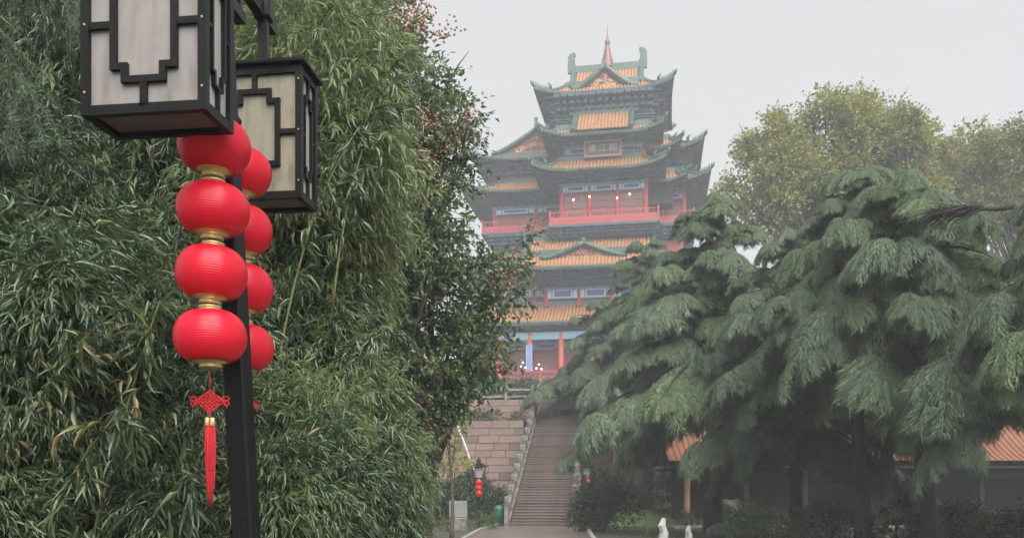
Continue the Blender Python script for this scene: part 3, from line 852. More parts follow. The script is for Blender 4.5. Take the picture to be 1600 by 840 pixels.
def chiwen(b, x, y, z, sg, h=2.0, axis='x'):
    """ridge-end dragon: a body that curls inwards at the top"""
    prof_ = [(-.1, 0), (-.12, .6), (-.05, 1.0), (-.12, 1.15), (0.02, 1.35), (.2, 1.5), (.48, 1.56), (.64, 1.44), (.60, 1.30), (.46, 1.26), (.56, 1.02), (.52, .8), (.66, .55), (1.05, .36), (1.2, 0)]
    pts = [(-p * .62 * h * .85 + .25, q * h * .65) for p, q in prof_]
    n = len(pts)
    for t0, t1 in ((-.22, .22),):
        vs = []
        for t in (t0, t1):
            for p, q in pts:
                if axis == 'x': vs.append((x + sg * (p + .45), y + t, z + q))
                else: vs.append((x + t, y + sg * (p + .45), z + q))
        b.add(vs, [tuple(range(n)), tuple(range(2 * n - 1, n - 1, -1))] + [(i, i + n, (i + 1) % n + n, (i + 1) % n) for i in range(n)])
def gable_roof(axis, cx, cy, half_len, half_w, zb, za, name='roof', front_panel=True, pitch=0.46, verge=.32, ends=(True, True), horns=1.6, expo=1.35, gold=.6):
    """double-pitched roof with concave slopes; the ridge runs along axis, gables close both ends"""
    def T(l, w_, z):                                 # l along ridge, w across
        return (cx + l, cy + w_, z) if axis == 'x' else (cx + w_, cy + l, z)
    b = MB()
    def zz(t): return zb + (za - zb) * (max(0.0, 1 - t) ** expo)
    for sg in (-1, 1):
        fn = lambda x, v: T(x, sg * half_w * v, zz(v))
        rib_sheet(b, half_len, fn, lambda x: 0.0, 7, pitch, .17, lambda x, v: 1 if half_len - abs(x) < .5 else 0, flip=(sg == -1) == (axis == 'y'), pans=True)
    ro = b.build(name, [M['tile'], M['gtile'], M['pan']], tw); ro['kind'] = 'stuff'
    r_ = MB()
    r_.bar(T(-half_len, 0, za + .35), T(half_len, 0, za + .35), .5, .95)
    for sg, on in zip((-1, 1), ends):
        if horns and on: chiwen(r_, *T(sg * half_len, 0, za - .1), sg, horns, axis)
    for e in (-1, 1):
        for sg in (-1, 1):
            pts = [Vector(T(e * (half_len + .05), sg * half_w * t * 1.0, zz(t) + .12)) for t in np.linspace(0, 1, 9)]
            if not horns: pts.append(pts[-1] + Vector(T(0, sg * .7, .15)) - Vector(T(0, 0, 0)))
            r_.tube(pts, verge, 6)
    r_.build('ridge', M['gtile'], ro)
    if front_panel:
        for e in (-1, 1):
            p = MB(); l = e * (half_len - .25)
            poly = [(-half_w * .86, zb + .02)] + [(sg_t * half_w * .92, zz(abs(sg_t)) - .15) for sg_t in np.linspace(-.86, .86, 15)] + [(half_w * .86, zb + .02)]
            vs = [T(l, w_, z) for w_, z in poly]
            p.add(vs, [tuple(range(len(vs))), tuple(range(len(vs) - 1, -1, -1))])
            p.build('gable_panel', M['gablered'], ro)
            q = MB(); rg = random.Random(int(half_w * 100)); H_ = za - zb
            for k in range(int(60 * gold)):             # gilded relief of scrolls and cloud knots
                w_ = rg.uniform(-.5, .5) * half_w; top = zz(abs(w_) / half_w) - .2 * H_ - zb
                z = zb + .12 + rg.random() ** 1.6 * max(.05, top - .15)
                a = rg.uniform(0, 6.28); rr = rg.uniform(.08, .2) * H_ * .5
                pts = [T(l + e * .06, w_ + rr * (1 - .6 * i / 6) * math.cos(a + i * .9), z + .6 * rr * (1 - .6 * i / 6) * math.sin(a + i * .9)) for i in range(7)]
                q.tube(pts, .03 * H_ * .6, 4)
            for k in range(1):
                s0 = .34 - .085 * k; zl = zb + .08 + k * .16 * H_
                q.bar(T(l + e * .05, -s0 * half_w, zl), T(l + e * .05, s0 * half_w, zl), .1, .07 * H_)
            q.build('gilded_relief', M['goldleaf'], ro)
    return ro
def storey(cx, cy, hx, hy, z0, z1, cols, wins=True, name='storey', beam=.9, col_r=.34, open_wall=0.0, sides='flr'):
    """red timber storey: wall box, columns, lattice windows and a painted beam round the top"""
    w_ = MB(); w_.box(cx - hx + .3, cx + hx - .3, cy - hy + .3, cy + hy - .3, z0, z1 - .02)
    wo_ = w_.build(name, M['redwall'], tw)
    spans = []
    for s in sides:
        L = hx if s == 'f' else hy
        n = cols if s == 'f' else max(2, int(round(cols * hy / hx)))
        xs_ = [-L + 2 * L * i / n for i in range(n + 1)]
        for i, x in enumerate(xs_):
            p = (cx + x, cy - hy) if s == 'f' else ((cx - hx, cy + x) if s == 'l' else (cx + hx, cy + x))
            if s != 'f' and i == 0: continue
            MB().lathe([(0, z0 - .02), (col_r * 1.25, z0 - .02), (col_r * 1.25, z0 + .25), (col_r, z0 + .3), (col_r * .95, z1 - .1), (0, z1 - .1)], 10, (*p, 0)).build('column', M['redwood'], wo_)
        if wins:
            for a, c_ in zip(xs_[:-1], xs_[1:]):
                a2, c2 = a + col_r + .05, c_ - col_r - .05
                zt = z1 - beam - .15
                f = MB(); wn = c2 - a2
                def Q(u0, u1, d0, d1, za, zb_):
                    if s == 'f': f.box(cx + u0, cx + u1, cy - hy + d0, cy - hy + d1, za, zb_)
                    elif s == 'l': f.box(cx - hx + d0, cx - hx + d1, cy + u0, cy + u1, za, zb_)
                    else: f.box(cx + hx - d1, cx + hx - d0, cy + u0, cy + u1, za, zb_)
                Q(a2, c2, .06, .20, z0 + .05, z0 + .75); Q(a2, c2, .07, .2, zt - .15, zt)
                m = max(2, int(round(wn / .9)))
                for k in range(m + 1):
                    u = a2 + wn * k / m; Q(u - .06, u + .06, .08, .19, z0 + .75, zt - .15)
                for k in range(1, 4):
                    zz_ = z0 + .75 + (zt - .9 - z0) * k / 4; Q(a2, c2, .11, .17, zz_ - .035, zz_ + .035)
                for k in range(m):
                    u = a2 + wn * (k + .5) / m; Q(u - .03, u + .03, .11, .17, z0 + .75, zt - .15)
                wd = f.build('window', M['lattice'], wo_)
                f = MB(); Q(a2, c2, .22, .26, z0 + .75, zt - .15); f.build('pane', M['glass'], wo_)
        bz0, bz1 = z1 - beam, z1
        bm = MB(); pn = MB(); wb = MB()
        def B(u0, u1, d, za, zb_, mb):
            if s == 'f': mb.box(cx + u0, cx + u1, cy - hy - d, cy - hy + .15, za, zb_)
            elif s == 'l': mb.box(cx - hx - d, cx - hx + .15, cy + u0, cy + u1, za, zb_)
            else: mb.box(cx + hx - .15, cx + hx + d, cy + u0, cy + u1, za, zb_)
        B(-L - .2 if s == 'f' else -L + .2, L + .2, .22, bz0, bz1, bm)
        B(-L - .35 if s == 'f' else -L + .4, L + .35, .34, bz1, bz1 + .22, bm)
        for a, c_ in zip(xs_[:-1], xs_[1:]):
            m_ = (a + c_) / 2; wn = c_ - a
            B(m_ - wn * .30, m_ + wn * .30, .24, bz0 + .16, bz1 - .14, wb); pn = MB(); B(m_ - wn * .26, m_ + wn * .26, .26, bz0 + .26, bz1 - .24, pn); pn.build('blue_panel', M['panelblue'], wo_)
            for q in (-.38, .38): B(m_ + wn * (q - .035), m_ + wn * (q + .035), .24, bz0 + .18, bz1 - .18, wb)
            for q in (-.44, .44): B(m_ + wn * (q - .012), m_ + wn * (q + .012), .25, bz0 + .05, bz1 - .05, wb)
        bo = bm.build('painted_beam', M['beamblue'], wo_)
        wb.build('pale_border', M['panelwhite'], wo_)['kind'] = 'stuff'
    return wo_
def brackets(cx, cy, hx, hy, z0, z1, out, sides='flr', pitch=.95, name='bracket_set', backing=True):
    """rows of stepped timber brackets under an eave"""
    b = MB(); n_t = 4; dz = (z1 - z0) / n_t
    for s in sides:
        L = hx if s == 'f' else hy
        n = max(2, int(round(2 * L / pitch)))
        for i in range(n + 1):
            u = -L + 2 * L * i / n
            for k in range(n_t):
                d = out * (k + 1) / n_t; wdt = .15 + .13 * (k % 2) + .04 * k
                za, zb_ = z0 + k * dz, z0 + (k + .62) * dz
                if s == 'f': b.box(cx + u - wdt, cx + u + wdt, cy - hy - d, cy - hy, za, zb_)
                elif s == 'l': b.box(cx - hx - d, cx - hx, cy + u - wdt, cy + u + wdt, za, zb_)
                else: b.box(cx + hx, cx + hx + d, cy + u - wdt, cy + u + wdt, za, zb_)
        for k in range(1, n_t):
            d = out * k / n_t; za = z0 + (k + .2) * dz
            if s == 'f': b.box(cx - L - d, cx + L + d, cy - hy - d - .07, cy - hy - d + .07, za, za + .16)
            elif s == 'l': b.box(cx - hx - d - .07, cx - hx - d + .07, cy - L, cy + L, za, za + .16)
            else: b.box(cx + hx + d - .07, cx + hx + d + .07, cy - L, cy + L, za, za + .16)
    if backing: b.box(cx - hx + .2, cx + hx - .2, cy - hy + .2, cy + hy - .2, z0, z1 + .3)
    o = b.build(name, M['bracket'], tw); o['kind'] = 'stuff'
    return o
def balcony(cx, cy, hx, hy, z0, rail=1.25, sides='flr', name='balcony'):
    sl = MB(); sl.box(cx - hx, cx + hx, cy - hy, cy + hy, z0 - .45, z0)
    o = sl.build(name, M['redwood'], tw)
    MB().box(cx - hx - .12, cx + hx + .12, cy - hy - .12, cy + hy + .12, z0 - .62, z0 - .46).build('ledge', M['gtile'], o)
    for s in sides:
        L = (hx if s == 'f' else hy) - .08
        n = max(2, int(round(2 * L / 2.2)))
        r_ = MB()
        def B(u0, u1, d0, d1, za, zb_):
            if s == 'f': r_.box(cx + u0, cx + u1, cy - hy + d0, cy - hy + d1, za, zb_)
            elif s == 'l': r_.box(cx - hx + d0, cx - hx + d1, cy + u0, cy + u1, za, zb_)
            else: r_.box(cx + hx - d1, cx + hx - d0, cy + u0, cy + u1, za, zb_)
        for i in range(n):
            a, c_ = -L + 2 * L * i / n, -L + 2 * L * (i + 1) / n
            B(a + .08, c_ - .08, .09, .15, z0 + .05, z0 + .55)
            for k in range(1, 4): B(a + (c_ - a) * k / 4 - .05, a + (c_ - a) * k / 4 + .05, .085, .155, z0 + .55, z0 + rail - .1)
        B(-L, L, .07, .17, z0 + rail - .12, z0 + rail)
        r_.build('railing', M['redwood'], o)
        for i in range(n + 1):
            u = -L + 2 * L * i / n
            r_ = MB(); B(u - .09, u + .09, .03, .21, z0, z0 + rail + .25)
            r_.build('railing_post', M['redwood'], o)
    return o

# --- stone platform the tower stands on
b = MB(); b.box(-27, 24, -9.6, 34, -3.5, .3); b.build('platform', M['plaza'], tw)
b = MB()
for i in range(26): b.box(-27 + i * 2, -26.8 + i * 2, -9.5, -9.25, .3, 1.45)
b.box(-27, 24, -9.45, -9.3, 1.2, 1.4); b.box(-27, 24, -9.45, -9.3, .55, .7)
b.build('platform_railing', M['redwood'], tw)

# --- ground storey and lowest roof (A)
zA_e = LZ(900, 503, -9.0); zA_t = zA_e + 3.2
storey(-2.5, 4.5, 14.5, 10.0, .3, zA_e - 1.9, 7, name='ground_storey')
for i in range(8):
    MB().lathe([(0, .3), (.5, .3), (.5, .6), (.38, .7), (.36, zA_e - 1.0), (0, zA_e - 1.0)], 12, (-2.5 - 14 + 4 * i, -8.0, 0)).build('column', M['redwood'], tw)
MB().box(-17.5, 12.5, -8.3, -7.7, zA_e - 1.9, zA_e - 1.0).build('painted_beam', M['beamblue'], tw)
brackets(-2.5, 4.5, 14.5, 10.6, zA_e - 1.8, zA_e - .1, 1.8)
skirt(-2.5, 4.5, 11.8, 8.6, 16.5, 13.6, zA_t, zA_e, 1.0, green=.12, wall=(15.0, 11), soff=1.2)
px0 = LX(827, -8.4); cb = MB(); cb.bevbox(px0 - .42, px0 + .42, -8.65, -8.45, LZ(827, 582, -8.5), LZ(827, 538, -8.5), .04)
cbo = cb.build('couplet_board', mat('couplet_blue', (0.13, 0.24, 0.50), 0.5, (0.10, 0.20, 0.44), 2), tw)
MB().box(px0 - .36, px0 - .30, -8.68, -8.66, LZ(827, 580, -8.5), LZ(827, 540, -8.5)).build('trim', M['goldleaf'], cbo)
MB().box(px0 + .30, px0 + .36, -8.68, -8.66, LZ(827, 580, -8.5), LZ(827, 540, -8.5)).build('trim', M['goldleaf'], cbo)
for q, (px, py) in enumerate(((817, 566), (821, 574), (842, 569), (846, 576), (838, 575), (814, 572))):
    p = (LX(px, -6.6), -6.6, LZ(px, py, -6.6))
    MB().lathe([(0, -.09), (.06, -.06), (.085, 0), (.06, .06), (0, .09)], 8, p).build('lamp_bulb', M['bulb'], tw)

# --- second storey, portico roof (B) with its front gable
storey(-2.0, 6.0, 11.0, 9.4, zA_t - .6, LZ(920, 447, -3.4), 5, wins=False, name='second_storey', beam=1.2)
storey(LX(930, -5), 0.5, 6.4, 5.0, zA_t - .3, LZ(930, 450, -4.5), 3, wins=False, name='portico', beam=1.25, sides='flr')
zB_e = LZ(910, 416, -8.4); zB_m = LZ(910, 404, -7.0) + .35
cB = LX(918, -5.0)
brackets(cB, 0.5, 6.6, 5.2, LZ(930, 450, -4.7) + .2, zB_e, 2.1)
brackets(-2.0, 6.0, 11.2, 9.6, LZ(920, 447, -3.6) + .2, zB_e - .3, 1.8)
skirt(-2.2, 7.0, 9.5, 8.5, 15.6, 13.0, zB_e + 2.6, zB_e - .1, 1.0, green=.16, wall=(11.4, 10), soff=1.1)
skirt(cB, 0.2, 7.6, 6.5, 9.6, 8.6, zB_m + .55, zB_e, 0.7, green=.10, wall=(6.8, 5.4), soff=1.0)
zB_r = LZ(912, 367, -1.5)
gable_roof('x', cB, 0.2, 8.3, 6.9, zB_m + .1, zB_r, horns=2.0, expo=1.1, front_panel=False)
gB = LX(912, -6.6)
gable_roof('y', gB, -4.4, 2.5, LX(972, -6.6) - gB, LZ(912, 404, -6.8) + .1, LZ(912, 381, -6.8), horns=0, expo=1.15, verge=.30, gold=.9)

# --- third storey with its long red balcony
z3 = LZ(945, 343, -2.2)
brackets(LX(943, -1), 3.5, LX(1022, -1) - LX(943, -1), 4.9, z3 - 1.8, z3 - .5, 1.2, name='balcony_brackets')
balcony(LX(943, -2.4), 3.5, LX(1030, -2.4) - LX(943, -2.4), 5.9, z3)
c3 = LX(943, 0); h3 = LX(1009, 0) - c3
z3t = LZ(943, 288, 0)
s3 = storey(c3, 5.0, h3, 5.0, z3, z3t, 3, name='third_storey', beam=.95)
for px, py in ((921, 307), (984, 303), (964, 309), (896, 312)):
    p = (LX(px, -.45), -.45, LZ(px, py, -.45))
    MB().lathe([(0, -.1), (.07, -.07), (.1, 0), (.07, .07), (0, .1)], 8, p).build('lamp_bulb', M['bulb'], s3)
# roof C
zC_e = LZ(940, 261, -3.4)
brackets(c3, 5.0, h3 + .1, 5.1, z3t + .25, zC_e + .2, 2.0)
cC = LX(935, -3.2)
skirt(cC, 5.0, 5.6, 4.6, LX(1040, -3.4) - cC, 8.4, zC_e + 2.45, zC_e, 1.0, green=.16, wall=(h3 + .2, 5.2), soff=.9)
# fourth storey band with plaque
z4b = zC_e + 2.3; z4t = LZ(943, 229, .8)
storey(c3, 6.0, h3 - .3, 5.2, z4b, z4t, 3, wins=False, name='fourth_storey', beam=1.0)
zD_e = LZ(940, 206, -2.6)
brackets(c3, 6.0, h3 - .2, 5.3, z4t + .2, zD_e + .3, 2.2)
cD = LX(940, -2.6)
zD_m = zD_e + 1.3
skirt(cD, 5.5, 6.2, 6.2, LX(1036, -2.6) - cD, 8.1, zD_m, zD_e, .9, green=.18, wall=(h3, 5.4), soff=.9)
gable_roof('x', cD, 1.3, LX(987, -.5) - cD, 4.0, zD_e + .35, LZ(940, 176, 1.3), horns=2.0, expo=1.12, front_panel=True, gold=.3)
# plaque with the tower's name, read from the right
pb = [LX(914, -.2), LX(970, -.2)]; pz = [LZ(942, 244, -.2), LZ(942, 222, -.2)]
pq = empty('name_plaque', ((pb[0] + pb[1]) / 2, -.55, (pz[0] + pz[1]) / 2)); pq.parent = tw
pq.rotation_euler = (R(8), 0, 0)
hw_, hh_ = (pb[1] - pb[0]) / 2, (pz[1] - pz[0]) / 2
MB().bevbox(-hw_, hw_, 0, .16, -hh_, hh_, .03).build('board', M['plaqueb'], pq)
fr = MB()
for s in (-1, 1):
    fr.box(-hw_ - .1, hw_ + .1, -.06, .14, s * hh_ - .12, s * hh_ + .12)
    fr.box(s * hw_ - .12, s * hw_ + .12, -.055, .14, -hh_ + .12, hh_ - .12)
fr.build('frame', mat('plaque_frame', (0.46, 0.19, 0.085), 0.5, (0.38, 0.15, 0.07), 2), pq)
for i, ch in enumerate(('\u6a13', '\u6c5f', '\u95b1')):
    cu = bpy.data.curves.new('character', 'FONT'); cu.body = ch; cu.size = 1.05; cu.extrude = 0.02; cu.align_x = 'CENTER'; cu.align_y = 'CENTER'
    to = bpy.data.objects.new('character', cu); COL.objects.link(to)
    dg = bpy.context.evaluated_depsgraph_get()
    me = bpy.data.meshes.new_from_object(to.evaluated_get(dg))
    bpy.data.objects.remove(to)
    me.materials.clear(); me.materials.append(M['goldleaf'])
    o = link_mesh('character', me, pq, ((i - 1) * hw_ * .58, -.03, 0), (R(90), 0, 0))
    o.scale = (1.15, 1, 1)

# --- top body and top roof (E)
cE = LX(947, 5.5); zE_e = LZ(945, 143, .2)
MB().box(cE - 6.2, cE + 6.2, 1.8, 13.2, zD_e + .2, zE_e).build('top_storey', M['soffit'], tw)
brackets(cE, 7.5, 6.2, 5.7, LZ(945, 180, 1.6), zE_e + .1, 2.3)
brackets(cE, 7.5, 6.25, 5.75, LZ(945, 196, 1.6), LZ(945, 182, 1.6), .6, name='lower_brackets')
ohE = LX(1056, .2) - cE
skirt(cE, 7.8, 5.4, 4.6, ohE - .5, 8.2, zE_e + 2.35, zE_e, .95, green=.2, wall=(6.3, 5.8), soff=1.0, beasts=8)
zE_m = zE_e + 2.0
gable_roof('x', cE, 7.8, LX(999, 7) - cE + .2, 5.0, zE_m, LZ(947, 110, 7.8), horns=2.9, expo=1.2)
gE = LX(944, 2.0)
gable_roof('y', gE, 5.0, 2.8, LX(990, 2.0) - gE, LZ(944, 137, 2.0), LZ(944, 103, 2.0), horns=0, expo=1.25, verge=.42, gold=1.6)
sz = LZ(949, 102, 7.8); sp = MB(); stp = LZ(949, 37, 7.8)
hS = stp - sz
sp.lathe([(0.828, -.4), (0.828, .10 * hS), (0.684, .12 * hS), (0.720, .16 * hS), (0.576, .20 * hS), (0.612, .25 * hS), (0.446, .30 * hS), (0.490, .35 * hS), (0.324, .39 * hS), (0.374, .43 * hS), (0.245, .47 * hS),
          (0.360, .51 * hS), (0.396, .545 * hS), (0.302, .58 * hS), (0.173, .61 * hS), (0.144, .66 * hS), (0.094, .70 * hS), (0.050, .85 * hS), (0.014, hS)], 14, (LX(949, 7.8), 7.8, sz))
sp.build('spire', M['spire'], tw)

# --- left wing: double eaves, gable to the front, lower balcony
lyW = 7.0
cW = LX(836, lyW); wl = LX(775, lyW + 1); wr = c3 + 2
zW1 = LZ(790, 246, lyW - 3); zW2 = LZ(780, 299, lyW - 3)
zWf = LZ(810, 362, lyW); zWt = LZ(810, 326, lyW)
mcx = (wl + wr) / 2; mhx = (wr - wl) / 2
storey(mcx, lyW + 7, mhx, 7.0, zWf, zWt, 3, name='wing_storey', beam=.85)
balcony(mcx, lyW + 7, mhx + 1.6, 8.4, zWf)
brackets(mcx, lyW + 7, mhx + .2, 7.2, zWf - 2.4, zWf - .5, 1.3, name='balcony_brackets')
brackets(mcx, lyW + 7, mhx + .1, 7.1, zWt + .2, zW2 + .2, 2.0)
skirt(mcx, lyW + 7, mhx - .4, 6.6, mcx - LX(722, lyW - 3), 10.2, zW2 + 2.3, zW2, 1.0, green=.15, wall=(mhx + .2, 7.2), soff=.8)
zWu = zW2 + 2.2
MB().box(mcx - mhx + .6, mcx + mhx - .6, lyW + .6, lyW + 13, zWu - .5, zW1).build('wing_upper_storey', M['redwall'], tw)
brackets(mcx, lyW + 7, mhx - .5, 6.5, zW1 - 2.0, zW1 + .1, 2.0)
skirt(mcx, lyW + 7, mhx - .8, 6.0, mcx - LX(738, lyW - 3), 9.6, zW1 + 1.5, zW1, .95, green=.15, wall=(mhx - .4, 6.6), soff=.8)
gable_roof('y', cW, lyW + 6, 4.6, cW - LX(765, lyW), LZ(800, 240, lyW + 1), LZ(836, 196, lyW), horns=1.7, expo=1.3, verge=.3, gold=.8)
# lower wing body under the balcony, with the eave left of the portico
zWl = LZ(760, 409, lyW - 4)
MB().box(mcx - mhx - .5, mcx + mhx, lyW + .4, lyW + 14, zA_t - 1, zWf - .8).build('wing_lower_storey', M['redwall'], tw)
skirt(mcx, lyW + 7, mhx + .2, 6.8, mcx - LX(727, lyW - 3), 10.0, zWl + 2.0, zWl, .8, green=.15, wall=(mhx + .4, 7), soff=.8)

# --- right wing: set back, double eaves that end short of the big trees
lyR = 5.0
rx0, rx1 = c3 + 1, LX(1068, lyR)
rcx, rhx = (rx0 + rx1) / 2, (rx1 - rx0) / 2
zR1 = LZ(1080, 226, lyR - 2.5); zR2 = LZ(1085, 279, lyR - 2.5); zRf = LZ(1050, 346, lyR); zRt = LZ(1050, 302, lyR)
storey(rcx, lyR + 8, rhx, 8.0, zRf, zRt, 3, name='wing_storey', beam=.85)
balcony(rcx, lyR + 8, rhx + 1.5, 9.0, zRf)
brackets(rcx, lyR + 8, rhx + .2, 8.2, zRf - 2.4, zRf - .5, 1.2, name='balcony_brackets')
MB().box(rcx - rhx, rcx + rhx, lyR + .4, lyR + 16, zA_t - 1, zRf - .8).build('wing_lower_storey', M['redwall'], tw)
brackets(rcx, lyR + 8, rhx + .1, 8.1, zRt + .2, zR2 + .2, 1.8)
skirt(rcx, lyR + 8, rhx - .4, 7.6, LX(1108, lyR - 2.5) - rcx, 10.6, zR2 + 2.2, zR2, 1.0, green=.2, wall=(rhx + .2, 8.2), soff=.8)
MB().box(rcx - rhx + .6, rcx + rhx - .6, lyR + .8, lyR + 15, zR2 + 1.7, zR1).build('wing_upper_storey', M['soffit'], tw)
brackets(rcx, lyR + 8, rhx - .5, 7.4, zR1 - 2.0, zR1 + .1, 1.8)
skirt(rcx, lyR + 8, rhx - 1.4, 6.2, LX(1098, lyR - 2.5) - rcx, 10.2, zR1 + 2.4, zR1, 1.0, green=.2, wall=(rhx - .4, 7.5), soff=.8)
gable_roof('y', rcx - .5, lyR + 8, 4.4, rhx - 1.0, zR1 + 1.8, zR1 + 5.0, horns=1.6, expo=1.3)
# shoulder eaves between the front bay and the right wing
cS = LX(1005, 2.5)
zS = LZ(1040, 232, 1.5)
skirt(cS, 6.5, 3.4, 4.0, LX(1062, 1.5) - cS, 6.0, zS + 1.7, zS, .8, green=.22, wall=(3.4, 4.2), soff=.6)
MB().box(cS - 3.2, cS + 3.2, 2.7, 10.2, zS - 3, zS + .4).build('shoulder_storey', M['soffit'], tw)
zS2 = LZ(1060, 283, 1.5)
skirt(cS + .6, 6.8, 3.6, 4.0, LX(1072, 1.5) - cS - .6, 6.2, zS2 + 1.7, zS2, .8, green=.22, wall=(3.6, 4.2), soff=.6)
MB().box(cS - 2.6, cS + 3.9, 3.0, 10.4, zS2 - 2.4, zS2 + .4).build('shoulder_storey', M['soffit'], tw)

# ------------------------------------------------------------------ vegetation
LM = {}
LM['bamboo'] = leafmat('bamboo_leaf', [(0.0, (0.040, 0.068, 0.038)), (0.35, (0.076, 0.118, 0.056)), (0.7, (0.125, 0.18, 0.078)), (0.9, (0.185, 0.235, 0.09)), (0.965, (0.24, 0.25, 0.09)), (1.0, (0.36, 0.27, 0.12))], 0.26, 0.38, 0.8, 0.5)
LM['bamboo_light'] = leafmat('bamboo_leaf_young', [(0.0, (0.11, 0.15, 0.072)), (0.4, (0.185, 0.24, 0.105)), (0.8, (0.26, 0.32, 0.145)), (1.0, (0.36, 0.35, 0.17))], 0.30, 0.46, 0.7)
LM['broad'] = leafmat('broad_leaf', [(0.0, (0.06, 0.10, 0.045)), (0.5, (0.11, 0.17, 0.07)), (0.85, (0.16, 0.225, 0.09)), (1.0, (0.24, 0.26, 0.10))], 0.36, 0.40, 0.55)
LM['broad_dark'] = leafmat('broad_leaf_dark', [(0.0, (0.05, 0.078, 0.044)), (0.6, (0.088, 0.135, 0.07)), (1.0, (0.145, 0.20, 0.095))], 0.34, 0.36, 0.55)
LM['pod'] = leafmat('papery_pod', [(0.0, (0.40, 0.20, 0.12)), (0.5, (0.52, 0.29, 0.18)), (1.0, (0.58, 0.40, 0.25))], 0.6, 0.45, 0.3)
LM['plane'] = leafmat('plane_leaf', [(0.0, (0.19, 0.22, 0.05)), (0.5, (0.27, 0.29, 0.07)), (0.85, (0.34, 0.33, 0.09)), (1.0, (0.40, 0.34, 0.10))], 0.5, 0.42, 0.4)
LM['plane_green'] = leafmat('plane_leaf_green', [(0.0, (0.14, 0.175, 0.05)), (0.6, (0.22, 0.25, 0.07)), (1.0, (0.29, 0.29, 0.085))], 0.5, 0.42, 0.4)
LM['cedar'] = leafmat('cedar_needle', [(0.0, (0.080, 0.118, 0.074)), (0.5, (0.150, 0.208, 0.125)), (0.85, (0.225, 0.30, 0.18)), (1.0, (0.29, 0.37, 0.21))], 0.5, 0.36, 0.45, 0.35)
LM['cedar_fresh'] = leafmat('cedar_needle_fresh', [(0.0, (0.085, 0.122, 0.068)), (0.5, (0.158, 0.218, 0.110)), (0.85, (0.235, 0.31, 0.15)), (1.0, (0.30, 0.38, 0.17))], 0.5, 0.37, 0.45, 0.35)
LM['cedar_dead'] = leafmat('dry_needle', [(0.0, (0.035, 0.028, 0.030)), (1.0, (0.07, 0.055, 0.055))], 0.9, 0.1, 0.2)
LM['shrub'] = leafmat('shrub_leaf', [(0.0, (0.018, 0.040, 0.014)), (0.6, (0.035, 0.072, 0.022)), (1.0, (0.08, 0.12, 0.035))], 0.4, 0.28, 0.5)
LM['lowgreen'] = leafmat('low_plant_leaf', [(0.0, (0.05, 0.09, 0.022)), (0.6, (0.09, 0.14, 0.035)), (1.0, (0.16, 0.18, 0.05))], 0.5, 0.3, 0.4)

def ball(rng, n):
    d = norm(rng.normal(0, 1, (n, 3))); return d
UP = np.array([0, 0, 1.0])

def spray_leaves(rng, anchors, outdir, k, leaf_len, wid, droop, fan, twig, lenvar=.3):
    """k leaves fanned along a short drooping twig at every anchor"""
    N = len(anchors)
    tdir = norm(outdir + rng.normal(0, .35, (N, 3)) + np.array([0, 0, -droop * .5]))
    A = np.repeat(anchors, k, 0); T = np.repeat(tdir, k, 0)
    s = np.tile(np.linspace(0, 1, k), N)[:, None]
    P = A + T * s * twig * rng.uniform(.7, 1.3, (N * k, 1)) - UP * (s ** 2) * twig * droop * .35
    D = norm(T + rng.normal(0, fan, (N * k, 3)) - UP * droop * rng.uniform(.4, 1.2, (N * k, 1)))
    x, y, z = frames(D, UP + rng.normal(0, .5, (N * k, 3)), rng, .5)
    L = leaf_len * rng.uniform(1 - lenvar, 1 + lenvar, N * k)
    S = np.stack([L * wid * rng.uniform(.8, 1.2, N * k), L, L], 1)
    return P, x, y, z, S

def blob_anchors(rng, blobs, dens, shell=(.72, 1.03)):
    """points in the outer shell of ellipsoid lobes (cx, cy, cz, rx, ry, rz), fewer underneath"""
    P, D = [], []
    for (cx, cy, cz, rx, ry, rz) in blobs:
        area = 4 * math.pi * ((rx * ry) ** 1.6 / 3 + (rx * rz) ** 1.6 / 3 + (ry * rz) ** 1.6 / 3) ** (1 / 1.6)
        n = int(area * dens)
        d = ball(rng, n); d = d[(d[:, 2] > -.75) | (rng.random(n) < .4)]
        ph = rng.uniform(0, 6.28, 3)
        bump = 1 + .14 * np.sin(4 * d[:, :1] + ph[0]) * np.sin(4 * d[:, 1:2] + ph[1]) + .12 * np.sin(6 * d[:, 2:3] + ph[2])
        r_ = rng.uniform(*shell, (len(d), 1)) * bump
        P.append(np.array([cx, cy, cz]) + d * r_ * np.array([rx, ry, rz])); D.append(norm(d / np.array([rx, ry, rz])))
    return np.concatenate(P), np.concatenate(D)

# ---- bamboo thicket on the left: lobes of drooping leaf sprays carried by arching culms
def bamboo_lobe(seed, mt, n=None, leaf=.235):
    rng = np.random.default_rng(seed); n = 440 if mt == 'bamboo' else 560
    d = ball(rng, n * 2); d = d[(d[:, 2] > -.7) | (rng.random(len(d)) < .4)][:n]
    ph = rng.uniform(0, 6.28, 3)
    r_ = rng.uniform(.55, 1.0, (len(d), 1)) * (1 + .30 * np.sin(4 * d[:, :1] + ph[0]) * np.sin(4 * d[:, 1:2] + ph[1]) + .22 * np.sin(6 * d[:, 2:3] + ph[2]))
    A = d * r_
    k = 9
    dd = d + np.array([0, 0, -.15]); wild = rng.random(len(d)) < .18; dd[wild, 2] += .9
    P, x, y, z, S = spray_leaves(rng, A, dd, k, leaf if mt == 'bamboo' else .185, .16, .85 if mt == 'bamboo' else .62, .5, .46, .45)
    rnd = np.repeat(rng.beta(2.2, 2.6, len(A)), k) * .62 + rng.random(len(P)) * .3
    rnd[rng.random(len(P)) < .022] = 1.0
    return scatter_mesh('leafy_lobe', LANCE_V, LANCE_F, P, x, y, z, S, rnd, LM[mt])
LOBES = {mt: [bamboo_lobe(100 + i, mt) for i in range(5)] for mt in ('bamboo', 'bamboo_light')}
